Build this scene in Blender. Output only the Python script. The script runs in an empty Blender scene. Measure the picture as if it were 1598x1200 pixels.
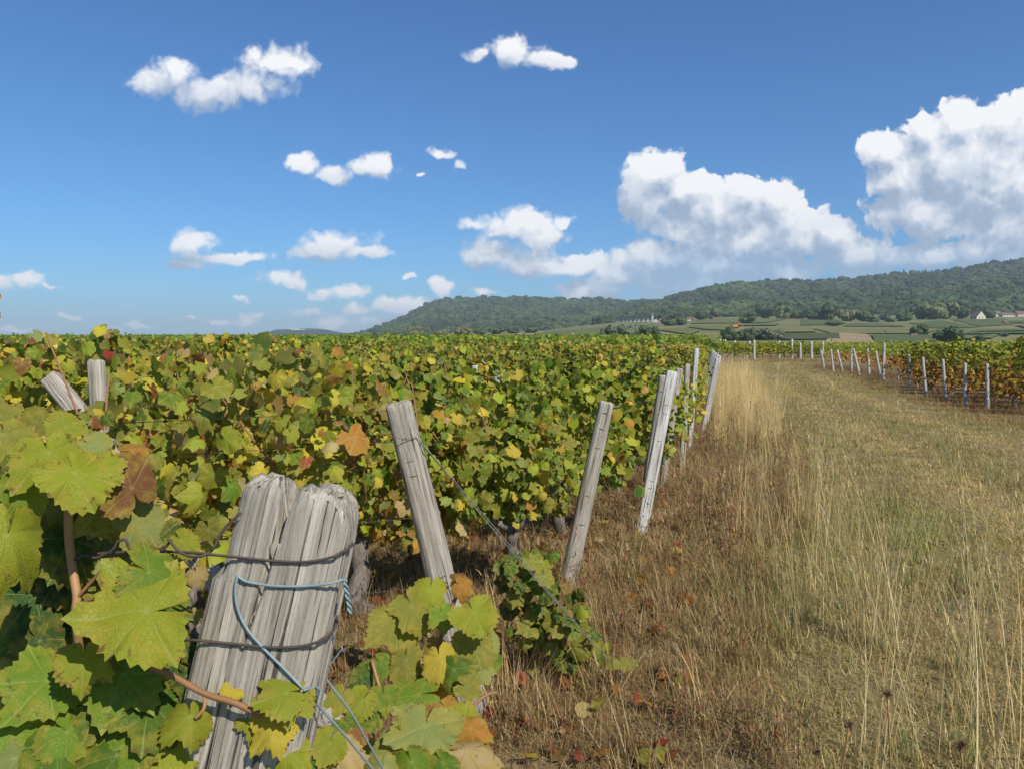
import bpy, math, random
import numpy as np
from mathutils import Vector, Matrix, noise
R = math.radians
rng = random.Random(11)
nrng = np.random.default_rng(7)
sc = bpy.context.scene
COL = sc.collection

# ------------------------------------------------------------------ camera
EYE = Vector((0, 0, 1.55))
FPX = 1200.0
PITCH = math.atan(70 / FPX)
cam = bpy.data.cameras.new('camera'); camo = bpy.data.objects.new('camera', cam); COL.objects.link(camo)
camo.location = EYE; camo.rotation_euler = (R(90) - PITCH, 0, 0)
cam.sensor_width = 36; cam.lens = 36 * FPX / 1598
cam.clip_start = 0.05; cam.clip_end = 40000
sc.camera = camo
FWD = Vector((0, math.cos(PITCH), -math.sin(PITCH))); UPV = Vector((0, math.sin(PITCH), math.cos(PITCH))); RGT = Vector((1, 0, 0))
def ray(px, py): return FWD + RGT * ((px - 799) / FPX) - UPV * ((py - 600) / FPX)
def at(px, py, Y):
    r = ray(px, py); return EYE + r * (Y / r.y)
def gnd(px, py, z=0.0):
    r = ray(px, py); return EYE + r * ((z - EYE.z) / r.z)

# ------------------------------------------------------------------ render / exposure
sc.render.engine = 'CYCLES'
sc.cycles.max_bounces = 6; sc.cycles.diffuse_bounces = 3; sc.cycles.glossy_bounces = 2
sc.cycles.transmission_bounces = 4; sc.cycles.volume_bounces = 0; sc.cycles.transparent_max_bounces = 6
sc.cycles.use_denoising = True
sc.view_settings.view_transform = 'Standard'; sc.view_settings.look = 'None'
sc.view_settings.exposure = 0.32; sc.view_settings.gamma = 1.0; sc.view_settings.use_curve_mapping = False

# ------------------------------------------------------------------ sun + sky
SUN_AZ, SUN_EL = R(141), R(45)           # clockwise from the view axis +Y: over the right shoulder
TO_SUN = Vector((math.sin(SUN_AZ) * math.cos(SUN_EL), math.cos(SUN_AZ) * math.cos(SUN_EL), math.sin(SUN_EL)))
sl = bpy.data.lights.new('sun', 'SUN'); sl.energy = 4.2; sl.angle = R(0.53); sl.color = (1.0, 0.94, 0.84)
so = bpy.data.objects.new('sun', sl); COL.objects.link(so)
so.rotation_euler = (-TO_SUN).to_track_quat('-Z', 'Y').to_euler()

class NT:
    """tiny node-tree helper"""
    def __init__(s, tree): s.t = tree
    def n(s, typ, **kw):
        x = s.t.nodes.new(typ)
        for k, v in kw.items(): setattr(x, k, v)
        return x
    def put(s, sock, v):
        if v is None: return
        if isinstance(v, bpy.types.NodeSocket): s.t.links.new(v, sock)
        elif isinstance(v, (tuple, list)) and sock.type == 'RGBA' and len(v) == 3: sock.default_value = (*v, 1)
        else: sock.default_value = v
    def math(s, op, a, b=None, c=None, clamp=False):
        x = s.n('ShaderNodeMath', operation=op, use_clamp=clamp)
        for i, v in enumerate((a, b, c)): s.put(x.inputs[i], v)
        return x.outputs[0]
    def vec(s, op, a, b=None, c=None):
        x = s.n('ShaderNodeVectorMath', operation=op)
        for i, v in enumerate((a, b, c)): s.put(x.inputs[i], v)
        return x.outputs['Value'] if op in ('LENGTH', 'DOT_PRODUCT', 'DISTANCE') else x.outputs['Vector']
    def mix(s, f, a, b, blend='MIX'):
        x = s.n('ShaderNodeMix', data_type='RGBA', blend_type=blend)
        s.put(x.inputs[0], f); s.put(x.inputs[6], a); s.put(x.inputs[7], b)
        return x.outputs[2]
    def rng(s, v, a, b, c=0.0, d=1.0, smooth=False):
        x = s.n('ShaderNodeMapRange', interpolation_type='SMOOTHSTEP' if smooth else 'LINEAR')
        for i, q in enumerate((v, a, b, c, d)): s.put(x.inputs[i], q)
        return x.outputs[0]
    def noise(s, vec, scale, detail=3, rough=0.55, dist=0.0, out='Fac'):
        x = s.n('ShaderNodeTexNoise'); s.put(x.inputs['Vector'], vec)
        x.inputs['Scale'].default_value = scale; x.inputs['Detail'].default_value = detail
        x.inputs['Roughness'].default_value = rough; x.inputs['Distortion'].default_value = dist
        return x.outputs[out]
    def ramp(s, f, stops):
        x = s.n('ShaderNodeValToRGB'); cr = x.color_ramp
        while len(cr.elements) < len(stops): cr.elements.new(0.5)
        for e, (p, c) in zip(cr.elements, stops): e.position = p; e.color = (*c, 1)
        s.put(x.inputs[0], f); return x.outputs[0]
    def mapping(s, v, scale=(1, 1, 1), loc=(0, 0, 0)):
        x = s.n('ShaderNodeMapping'); s.put(x.inputs[0], v); x.inputs['Scale'].default_value = scale; x.inputs['Location'].default_value = loc
        return x.outputs[0]

BODIES = [(340,125,165,62),(800,82,92,32),(495,265,62,30),(580,262,46,24),(700,248,42,22),(310,385,62,38),(350,405,96,22),(530,382,95,36),(42,440,62,24),(440,438,52,18),(520,458,62,20),(625,475,62,25),(500,498,82,26),(805,358,106,40),(835,406,126,38),(690,450,32,24),(920,452,82,30),(1150,312,235,108),(1110,425,220,50),(1480,262,190,150),(1440,402,220,42),(1640,300,150,175)]
# clouds: (px, py, rx, ry) puffs read off the sky, turned into fixed directions
PUFFS = [(240,130,58,26),(275,112,34,30),(330,148,85,30),(400,138,70,28),(430,98,55,32),(468,105,34,22),(402,84,22,19),
 (742,86,38,15,0.2),(800,80,46,25),(850,97,40,17),(472,258,34,17),(515,274,33,17),(580,262,42,18),(686,240,24,9),(712,255,20,14,.15),(655,273,13,6,0.3),
 (300,378,38,24),(284,388,28,14),(352,403,82,12),(525,380,68,30),(492,392,58,16),(565,392,52,14),(295,416,48,10),
 (42,440,44,18),(74,450,26,8),(-14,445,44,17),(440,438,46,14),(500,459,28,14),(542,455,36,12),(610,474,36,19),(652,478,32,14),
 (380,497,30,13,0.08),(300,497,28,7,0.08),(215,512,28,10,0.08),(490,488,42,14,0.08),(522,503,52,16),(375,470,24,6,0.08),(640,434,20,8,0.08),(690,450,22,18),(755,456,36,10),
 (800,352,74,28),(850,366,56,27),(738,350,34,13),(886,345,22,14),(760,396,56,33),(842,411,80,26),(912,408,45,18),(905,452,58,22),(942,456,40,18),
 (1020,265,62,44),(1000,312,56,56),(1076,300,58,46),(1112,342,78,56),(1165,300,46,38),(1215,312,52,42),(1232,352,92,50),(1180,372,96,38),(1300,356,46,30),(1080,362,66,34),
 (1032,396,84,28),(1132,412,114,30),(1232,422,84,28),(1000,422,72,38),(960,432,46,30),(1090,446,130,34),
 (1384,232,56,40),(1440,204,44,36),(1500,192,60,40),(1572,186,72,50),(1482,252,112,62),(1572,282,112,82),(1402,276,62,42),(1452,332,124,48),(1562,352,112,52),(1660,230,124,112),(1530,238,84,58),(1546,318,90,50),(1122,330,78,48),(1245,378,80,30),(560,482,30,11),(462,516,32,9),(340,500,28,8),(100,496,34,7,.05),(170,520,24,7),(590,505,40,9),(30,515,36,8,.05),
 (1442,396,84,30),(1542,392,94,36),(1342,402,84,40)]
world = bpy.data.worlds.new('World'); sc.world = world; world.use_nodes = True
wt = world.node_tree; wt.nodes.clear()
def cloud_group():
    g = bpy.data.node_groups.new('cloud field', 'ShaderNodeTree')
    g.interface.new_socket('P', in_out='INPUT', socket_type='NodeSocketVector')
    g.interface.new_socket('F', in_out='OUTPUT', socket_type='NodeSocketFloat')
    n = NT(g); gi = n.n('NodeGroupInput'); go = n.n('NodeGroupOutput'); p = gi.outputs[0]
    warp = n.noise(p, 21.0, 4, 0.6, out='Color')
    p2 = n.vec('MULTIPLY_ADD', n.vec('SUBTRACT', warp, (0.5, 0.5, 0.5)), (0.044, 0.034, 0.0), p)
    best = None
    for (px, py, rx, ry, *faint) in PUFFS:
        r = ray(px, py); cx, cz = r.x / r.y, r.z / r.y
        gro = 1.06 if px > 950 or faint else 1.22
        sx, sz = FPX / (rx * gro), FPX / (ry * gro)
        d = n.vec('LENGTH', n.vec('MULTIPLY_ADD', p2, (sx, sz, 0.0), (-cx * sx, -cz * sz, 0.0)))
        if faint: d = n.math('ADD', d, faint[0])
        best = d if best is None else n.math('SMOOTH_MIN', best, d, 0.40)
    F = n.math('SUBTRACT', 1.0, best)
    def puff(scale, det, seed):
        vo = n.n('ShaderNodeTexVoronoi', feature='SMOOTH_F1'); n.put(vo.inputs['Vector'], n.vec('ADD', p2, (seed, 0.0, 0.0)))
        vo.inputs['Scale'].default_value = scale; vo.inputs['Detail'].default_value = det; vo.inputs['Roughness'].default_value = 0.5; vo.inputs['Smoothness'].default_value = 0.25
        return n.math('SUBTRACT', 0.5, vo.outputs['Distance'])
    bil = n.math('MULTIPLY_ADD', puff(26.0, 2.0, 0.0), 0.44, 0.16)
    fb = n.math('MULTIPLY', n.math('SUBTRACT', n.noise(p, 66, 6, 0.62), 0.5), 0.38)
    fb = n.math('ADD', fb, n.math('MULTIPLY', n.math('SUBTRACT', puff(64.0, 1.0, 0.7), 0.1), 0.24))
    F2 = n.math('ADD', n.math('ADD', F, bil), fb)
    g.links.new(F2, go.inputs[0])
    return g
CLOUD = cloud_group()
w = NT(wt)
sky = w.n('ShaderNodeTexSky', sky_type='NISHITA'); sky.sun_disc = False
sky.sun_elevation = SUN_EL; sky.sun_rotation = SUN_AZ; sky.altitude = 250; sky.air_density = 1.0; sky.dust_density = 0.6; sky.ozone_density = 2.2
bg = w.n('ShaderNodeBackground'); bg.inputs[1].default_value = 0.085
w.put(bg.inputs[0], w.mix(1.0, sky.outputs[0], (0.40, 0.78, 1.15), 'MULTIPLY'))
tc = w.n('ShaderNodeTexCoord'); sx = w.n('ShaderNodeSeparateXYZ'); wt.links.new(tc.outputs['Generated'], sx.inputs[0])
yy = w.math('MAXIMUM', sx.outputs[1], 0.1)
gx = w.math('DIVIDE', sx.outputs[0], yy); gz = w.math('DIVIDE', sx.outputs[2], yy)
cb = w.n('ShaderNodeCombineXYZ'); w.put(cb.inputs[0], gx); w.put(cb.inputs[1], gz); P = cb.outputs[0]
ga = w.n('ShaderNodeGroup', node_tree=CLOUD); w.put(ga.inputs[0], P)
gb = w.n('ShaderNodeGroup', node_tree=CLOUD); w.put(gb.inputs[0], w.vec('ADD', P, (0.010, 0.026, 0.0)))
crisp = w.rng(gx, -0.05, 0.22, 0.50, 0.17)
dens = w.rng(ga.outputs[0], 0.06, w.math('ADD', crisp, 0.06), smooth=True)
fine_ = w.math('SUBTRACT', ga.outputs[0], gb.outputs[0])
num = den = None
for (px, py, rx, ry) in BODIES:       # height within each cloud: lit crowns, grey flat bases
    r = ray(px, py); cx, cz = r.x / r.y, r.z / r.y; kx, kz = FPX / rx, FPX / ry
    q = w.vec('MULTIPLY_ADD', P, (kx, kz, 0.0), (-cx * kx, -cz * kz, 0.0))
    wt_ = w.math('MAXIMUM', w.math('SUBTRACT', 1.35, w.vec('LENGTH', q)), 0.0)
    hh = w.math('MULTIPLY', wt_, w.vec('DOT_PRODUCT', q, (0.25, 0.97, 0.0)))
    num = hh if num is None else w.math('ADD', num, hh); den = wt_ if den is None else w.math('ADD', den, wt_)
lev = w.math('DIVIDE', num, w.math('ADD', den, 0.08))
light = w.math('ADD', w.math('MULTIPLY_ADD', lev, 0.62, 0.52), w.math('MULTIPLY', w.rng(fine_, -0.45, 0.55, -0.5, 0.5), w.rng(gx, 0.0, 0.2, 0.80, 1.05)))
low_ = w.math('MULTIPLY', w.rng(gz, 0.135, 0.085, smooth=True), w.rng(gx, 0.08, 0.20))
light = w.math('SUBTRACT', light, w.math('MULTIPLY', low_, 0.26), clamp=True)
dens = w.math('MULTIPLY', dens, w.math('SUBTRACT', 1.0, w.math('MULTIPLY', low_, 0.30)))
ccol = w.ramp(light, [(0.0, (0.30, 0.38, 0.50)), (0.30, (0.42, 0.49, 0.60)), (0.58, (0.60, 0.64, 0.71)), (0.98, (0.84, 0.84, 0.84))])
bgc = w.n('ShaderNodeBackground'); w.put(bgc.inputs[0], ccol); bgc.inputs[1].default_value = 0.98
inwin = w.math('MULTIPLY', w.math('MULTIPLY', w.math('GREATER_THAN', sx.outputs[1], 0.3), w.math('LESS_THAN', w.math('ABSOLUTE', gx), 0.95)),
               w.math('MULTIPLY', w.math('GREATER_THAN', gz, -0.02), w.math('LESS_THAN', gz, 0.56)))
# scattered fair-weather cloud over the rest of the dome, where the photograph does not look
zz = w.math('MAXIMUM', sx.outputs[2], 0.06)
c2 = w.n('ShaderNodeCombineXYZ'); w.put(c2.inputs[0], w.math('DIVIDE', sx.outputs[0], zz)); w.put(c2.inputs[1], w.math('DIVIDE', sx.outputs[1], zz))
gen = w.noise(c2.outputs[0], 1.1, 4, 0.6)
gd = w.math('MULTIPLY', w.rng(gen, 0.58, 0.72, 0, 0.85, smooth=True), w.rng(sx.outputs[2], 0.03, 0.14))
bgo = w.n('ShaderNodeBackground'); bgo.inputs[0].default_value = (0.72, 0.76, 0.82, 1); bgo.inputs[1].default_value = 0.9
m_in = w.n('ShaderNodeMixShader'); w.put(m_in.inputs[0], w.math('MULTIPLY', dens, 0.96)); wt.links.new(bg.outputs[0], m_in.inputs[1]); wt.links.new(bgc.outputs[0], m_in.inputs[2])
m_out = w.n('ShaderNodeMixShader'); w.put(m_out.inputs[0], gd); wt.links.new(bg.outputs[0], m_out.inputs[1]); wt.links.new(bgo.outputs[0], m_out.inputs[2])
m_all = w.n('ShaderNodeMixShader'); w.put(m_all.inputs[0], inwin); wt.links.new(m_out.outputs[0], m_all.inputs[1]); wt.links.new(m_in.outputs[0], m_all.inputs[2])
wo = w.n('ShaderNodeOutputWorld'); wt.links.new(m_all.outputs[0], wo.inputs[0])
world.cycles.sampling_method = 'MANUAL'; world.cycles.sample_map_resolution = 512

# ------------------------------------------------------------------ object helpers
def tag(o, label=None, cat=None, group=None, kind=None):
    if label: o['label'] = label
    if cat: o['category'] = cat
    if group: o['group'] = group
    if kind: o['kind'] = kind
    return o
def link(name, data, parent=None, loc=None, mat=None):
    o = bpy.data.objects.new(name, data); COL.objects.link(o)
    if parent is not None: o.parent = parent
    if loc is not None: o.location = loc
    if mat is not None: data.materials.append(mat)
    return o
def mesh_from(name, verts, faces, mat=None, smooth=False, attrs=None):
    me = bpy.data.meshes.new(name)
    me.from_pydata([tuple(v) for v in verts], [], faces)
    if attrs:
        for k, (typ, arr) in attrs.items():
            a = me.attributes.new(k, typ, 'POINT')
            a.data.foreach_set('color' if typ == 'FLOAT_COLOR' else 'value', np.asarray(arr, dtype=np.float32).ravel())
    if smooth: me.polygons.foreach_set('use_smooth', [True] * len(me.polygons))
    if mat: me.materials.append(mat)
    me.update(); return me
def mesh_np(name, V, tris, mat=None, attrs=None, smooth=False, n=3):
    """fast: V (nv,3), tris (nf,n)"""
    V = np.asarray(V, dtype=np.float32); T = np.asarray(tris, dtype=np.int32)
    me = bpy.data.meshes.new(name)
    me.vertices.add(len(V)); me.vertices.foreach_set('co', V.ravel())
    me.loops.add(T.size); me.loops.foreach_set('vertex_index', T.ravel())
    me.polygons.add(len(T)); me.polygons.foreach_set('loop_start', np.arange(0, T.size, n, dtype=np.int32))
    me.update(calc_edges=True)
    if attrs:
        for k, (typ, arr) in attrs.items():
            a = me.attributes.new(k, typ, 'POINT')
            key = {'FLOAT_COLOR': 'color', 'FLOAT_VECTOR': 'vector'}.get(typ, 'value')
            a.data.foreach_set(key, np.asarray(arr, dtype=np.int32 if typ == 'INT' else np.float32).ravel())
    if smooth: me.polygons.foreach_set('use_smooth', np.ones(len(T), dtype=bool))
    if mat: me.materials.append(mat)
    me.validate(); return me
class MB:
    def __init__(s): s.v = []; s.f = []
    def tube(s, pts, rad, n=6, jit=0.0, cap=True):
        pts = [Vector(p) for p in pts]; base = len(s.v); prev = None
        for i, p in enumerate(pts):
            d = (pts[min(i + 1, len(pts) - 1)] - pts[max(i - 1, 0)])
            d = d.normalized() if d.length > 1e-9 else Vector((0, 0, 1))
            if prev is None:
                a = d.orthogonal().normalized()
            else:
                a = (prev - d * prev.dot(d)); a = a.normalized() if a.length > 1e-6 else d.orthogonal().normalized()
            prev = a; b = d.cross(a)
            r = rad[i] if isinstance(rad, (list, tuple)) else rad
            for k in range(n):
                t = 2 * math.pi * k / n
                rr = r * (1 + jit * (noise.noise(p * 23 + Vector((k * 7.1, 0, 0))) * 2))
                s.v.append(p + (a * math.cos(t) + b * math.sin(t)) * rr)
        for i in range(len(pts) - 1):
            for k in range(n):
                q = base + i * n; k2 = (k + 1) % n
                s.f.append((q + k, q + k2, q + n + k2, q + n + k))
        if cap:
            s.f.append(tuple(base + k for k in reversed(range(n)))); q = base + (len(pts) - 1) * n
            s.f.append(tuple(q + k for k in range(n)))
    def box(s, lo, hi):
        b = len(s.v); x0, y0, z0 = lo; x1, y1, z1 = hi
        s.v += [Vector(c) for c in ((x0,y0,z0),(x1,y0,z0),(x1,y1,z0),(x0,y1,z0),(x0,y0,z1),(x1,y0,z1),(x1,y1,z1),(x0,y1,z1))]
        s.f += [tuple(b + i for i in q) for q in ((0,3,2,1),(4,5,6,7),(0,1,5,4),(1,2,6,5),(2,3,7,6),(3,0,4,7))]
    def mesh(s, name, mat, smooth=True): return mesh_from(name, s.v, s.f, mat, smooth)

# ------------------------------------------------------------------ materials
def material(name):
    m = bpy.data.materials.new(name); m.use_nodes = True; m.node_tree.nodes.clear()
    n = NT(m.node_tree); out = n.n('ShaderNodeOutputMaterial'); return m, n, out
def principled(n, out, col, rough=0.7, spec=0.3, bump=None, bstr=0.3, bdist=0.01, metal=0.0):
    b = n.n('ShaderNodeBsdfPrincipled'); n.put(b.inputs['Base Color'], col); n.put(b.inputs['Roughness'], rough)
    b.inputs['Specular IOR Level'].default_value = spec; b.inputs['Metallic'].default_value = metal
    if bump is not None:
        bn = n.n('ShaderNodeBump'); bn.inputs['Strength'].default_value = bstr; bn.inputs['Distance'].default_value = bdist
        n.put(bn.inputs['Height'], bump); n.t.links.new(bn.outputs[0], b.inputs['Normal'])
    n.t.links.new(b.outputs[0], out.inputs[0]); return b
def flat_mat(name, col, rough=0.7, scale=8, var=0.25, spec=0.2, metal=0.0):
    m, n, out = material(name); t = n.n('ShaderNodeTexCoord')
    f = n.noise(t.outputs['Object'], scale, 4)
    c = n.mix(f, tuple(x * (1 - var) for x in col), tuple(min(1, x * (1 + var)) for x in col))
    principled(n, out, c, rough, spec, metal=metal); return m

def leaf_material(name, veins):
    m, n, out = material(name)
    oi = n.n('ShaderNodeObjectInfo'); at_ = n.n('ShaderNodeAttribute', attribute_name='col'); lv = n.n('ShaderNodeAttribute', attribute_name='lv')
    base = n.mix(1.0, at_.outputs['Color'], oi.outputs['Color'], 'MULTIPLY')
    s = n.n('ShaderNodeSeparateColor'); n.t.links.new(lv.outputs['Color'], s.inputs[0]); vein, edge = s.outputs[0], s.outputs[1]
    t = n.n('ShaderNodeTexCoord')
    rnd = n.n('ShaderNodeCombineXYZ'); n.put(rnd.inputs[2], n.math('MULTIPLY', oi.outputs['Random'], 40.0))
    pos = n.vec('ADD', t.outputs['Object'], rnd.outputs[0])
    blot = n.noise(pos, 2.6 if veins else 9.0, 4, 0.65)
    yel = n.math('MULTIPLY', n.rng(n.math('MULTIPLY_ADD', edge, 0.22, blot), 0.58, 0.80), 0.55)
    col = n.mix(yel, base, (0.40, 0.31, 0.045))
    brn = n.rng(n.math('MULTIPLY_ADD', edge, 0.20, n.noise(pos, 4.5 if veins else 14.0, 5, 0.7)), 0.74, 0.80)
    col = n.mix(n.math('MULTIPLY', brn, 0.75), col, (0.16, 0.075, 0.03))
    if veins:
        col = n.mix(n.math('MULTIPLY', n.rng(vein, 0.66, 0.98), 0.50), col, (0.40, 0.40, 0.13))
        vo = n.n('ShaderNodeTexVoronoi', feature='DISTANCE_TO_EDGE'); n.put(vo.inputs['Vector'], pos); vo.inputs['Scale'].default_value = 15
        net = n.rng(vo.outputs['Distance'], 0.0, 0.12)
        fine = n.noise(pos, 6.0, 5, 0.7)
        col = n.mix(n.rng(fine, 0.25, 0.75, 0.0, 0.28), col, n.mix(1.0, col, (0.62, 0.72, 0.6), 'MULTIPLY'))
        col = n.mix(n.math('MULTIPLY', n.math('SUBTRACT', 1.0, net), 0.09), col, n.mix(1.0, col, (0.72, 0.74, 0.6), 'MULTIPLY'))
        hgt = n.math('MULTIPLY_ADD', net, 0.5, n.math('MULTIPLY', vein, -0.6))
    else:
        col = n.mix(n.math('MULTIPLY', n.rng(vein, 0.6, 1.0), 0.18), col, (0.42, 0.44, 0.16)); hgt = None
    geo = n.n('ShaderNodeNewGeometry')
    col = n.mix(n.math('MULTIPLY', geo.outputs['Backfacing'], 0.30), col, (0.22, 0.25, 0.11))
    b = n.n('ShaderNodeBsdfPrincipled'); n.put(b.inputs['Base Color'], col); b.inputs['Roughness'].default_value = 0.52; b.inputs['Specular IOR Level'].default_value = 0.20
    if hgt is not None:
        bn = n.n('ShaderNodeBump'); bn.inputs['Strength'].default_value = 0.35; bn.inputs['Distance'].default_value = 0.004
        n.put(bn.inputs['Height'], hgt); n.t.links.new(bn.outputs[0], b.inputs['Normal'])
    tr = n.n('ShaderNodeBsdfTranslucent'); n.put(tr.inputs[0], n.mix(1.0, col, (1.3, 1.25, 0.6), 'MULTIPLY'))
    mx = n.n('ShaderNodeMixShader'); mx.inputs[0].default_value = 0.36
    n.t.links.new(b.outputs[0], mx.inputs[1]); n.t.links.new(tr.outputs[0], mx.inputs[2]); n.t.links.new(mx.outputs[0], out.inputs[0])
    return m
LEAF_NEAR = leaf_material('vine leaf', True)
LEAF_FAR = leaf_material('vine leaf small', False)

def wood_material(name, dark, light, fine=1.0):
    m, n, out = material(name); t = n.n('ShaderNodeTexCoord'); oi = n.n('ShaderNodeObjectInfo')
    sh = n.n('ShaderNodeCombineXYZ'); n.put(sh.inputs[0], n.math('MULTIPLY', oi.outputs['Random'], 9.0))
    o = n.vec('ADD', t.outputs['Object'], sh.outputs[0])
    fib = n.noise(n.mapping(o, (170 * fine, 170 * fine, 4.5)), 1.0, 6, 0.7)
    big = n.noise(n.mapping(o, (46, 46, 2.6)), 1.0, 4, 0.65)
    f = n.math('MULTIPLY_ADD', big, 0.55, n.math('MULTIPLY', fib, 0.6))
    c = n.ramp(f, [(0.36, dark), (0.50, tuple(0.5 * (a + b) for a, b in zip(dark, light))), (0.66, light), (0.80, tuple(min(1, x * 1.25) for x in light))])
    warm = n.rng(n.noise(n.mapping(o, (7, 7, 3)), 1.0, 3), 0.5, 0.75)
    c = n.mix(n.math('MULTIPLY', warm, 0.42), c, (0.25, 0.19, 0.125))
    crack = n.rng(n.noise(n.mapping(o, (150 * fine, 150 * fine, 3.0)), 1.0, 3, 0.6), 0.60, 0.68)
    c = n.mix(n.math('MULTIPLY', crack, 0.8), c, (0.03, 0.026, 0.022))
    lich = n.rng(n.noise(o, 34, 5, 0.7), 0.66, 0.72)
    c = n.mix(n.math('MULTIPLY', lich, 0.5), c, (0.48, 0.47, 0.40))
    h = n.math('SUBTRACT', n.math('MULTIPLY', fib, 1.0), n.math('MULTIPLY', crack, 1.2))
    principled(n, out, c, 0.9, 0.12, h, 0.9, 0.006); return m
WOOD = wood_material('weathered grey wood', (0.10, 0.085, 0.066), (0.49, 0.44, 0.355))
WOOD_PALE = wood_material('silvered pale wood', (0.20, 0.19, 0.17), (0.60, 0.58, 0.53))
BARK = wood_material('vine bark', (0.035, 0.027, 0.020), (0.22, 0.185, 0.15), 0.5)
CANE = flat_mat('brown cane', (0.26, 0.13, 0.06), 0.6, 30)
PETIOLE = flat_mat('petiole', (0.36, 0.20, 0.09), 0.5, 30)
RUST = flat_mat('rusty wire', (0.075, 0.055, 0.045), 0.65, 60, 0.4, 0.3)
GALV = flat_mat('blue grey wire', (0.20, 0.265, 0.28), 0.55, 90, 0.35, 0.4)
GREYWIRE = flat_mat('dull grey wire', (0.17, 0.175, 0.17), 0.5, 40, 0.2, 0.5)

# ------------------------------------------------------------------ terrain
def sstep(a, b, x):
    t = max(0.0, min(1.0, (x - a) / (b - a))); return t * t * (3 - 2 * t)
TOP_PTS = [(-400, 536), (400, 534), (560, 530), (700, 522), (850, 518), (950, 506), (1000, 503), (1100, 497), (1300, 495), (1598, 492), (2400, 486)]
def interp(pts, x):
    if x <= pts[0][0]: return pts[0][1]
    for (a, fa), (b, fb) in zip(pts, pts[1:]):
        if x <= b: return fa + (fb - fa) * (x - a) / (b - a)
    return pts[-1][1]
D0, D1 = 330.0, 1050.0
def ztop(px): return 1.55 + (530 - interp(TOP_PTS, px)) / 1200 * D1
def px_of(x, y): return 799 + 1200 * x / max(y, 1)
def H(x, y):
    px = px_of(x, y) if y > 20 else 800
    y0 = 78 + 90 * (1 - sstep(820, 1000, px))
    rise = 0.45 * sstep(42, 110, y) * (1 - sstep(880, 1060, px))
    if y <= y0: return rise
    far = -0.1 + (min(max(y, D0), D1 + 250) - D0) / (D1 - D0) * (ztop(px) + 0.1)
    dip = -11.0 * sstep(y0, y0 + 90, y) * (1 - sstep(D0 - 70, D0 + 10, y))
    return dip + rise * (1 - sstep(y0, y0 + 90, y)) + far * sstep(D0 - 70, D0 + 10, y)
def on_slope(px, py):
    """where the sight line meets the slope across the valley"""
    k = (ztop(px) + 0.1) / (D1 - D0); r = ray(px, py); t = r.z / r.y
    y = (1.55 + 0.1 + D0 * k) / max(k - t, 1e-4)
    y = max(D0, min(y, D1 + 240))
    x = (px - 799) / 1200 * y * (1.0)
    x = ray(px, py).x / r.y * y
    return Vector((x, y, H(x, y)))

def ground_material():
    m, n, out = material('dry ground'); g = n.n('ShaderNodeNewGeometry'); p = g.outputs['Position']
    big = n.noise(p, 0.35, 4, 0.6); mid = n.noise(p, 2.3, 5, 0.65); fine = n.noise(p, 38, 4, 0.7)
    c = n.ramp(n.math('MULTIPLY_ADD', fine, 0.55, n.math('MULTIPLY', mid, 0.5)), [(0.30, (0.075, 0.052, 0.030)), (0.5, (0.185, 0.135, 0.070)), (0.72, (0.33, 0.26, 0.14))])
    c = n.mix(n.math('MULTIPLY', n.rng(big, 0.45, 0.65), 0.35), c, (0.17, 0.165, 0.06))
    s = n.n('ShaderNodeSeparateXYZ'); n.put(s.inputs[0], p)
    farf = n.rng(s.outputs[1], 150, 320)
    fieldc = n.ramp(n.noise(n.mapping(p, (0.006, 0.02, 1)), 1.0, 3), [(0.35, (0.105, 0.125, 0.045)), (0.5, (0.165, 0.165, 0.065)), (0.65, (0.25, 0.21, 0.10))])
    c = n.mix(farf, c, fieldc)
    principled(n, out, c, 0.95, 0.1, n.math('MULTIPLY_ADD', fine, 0.5, mid), 0.6, 0.03); return m
GROUND = ground_material()
ys = [-40, -20, -8] + [float(v) for v in np.linspace(0, 60, 16)] + [float(v) for v in np.geomspace(66, 1350, 70)] + [1500, 1900, 2500, 3500, 5000, 7000, 9000, 11500]
us = np.linspace(-1.25, 1.25, 121)
gv, gf = [], []
for y in ys:
    for u in us:
        x = u * (60 + max(y, 0)) if y < 9999 else u * y
        gv.append((x, y, H(x, y)))
nu = len(us)
for j in range(len(ys) - 1):
    for i in range(nu - 1):
        q = j * nu + i; gf.append((q, q + 1, q + nu + 1, q + nu))
tag(link('ground', mesh_from('ground', gv, gf, GROUND, True)), kind='structure')

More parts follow.
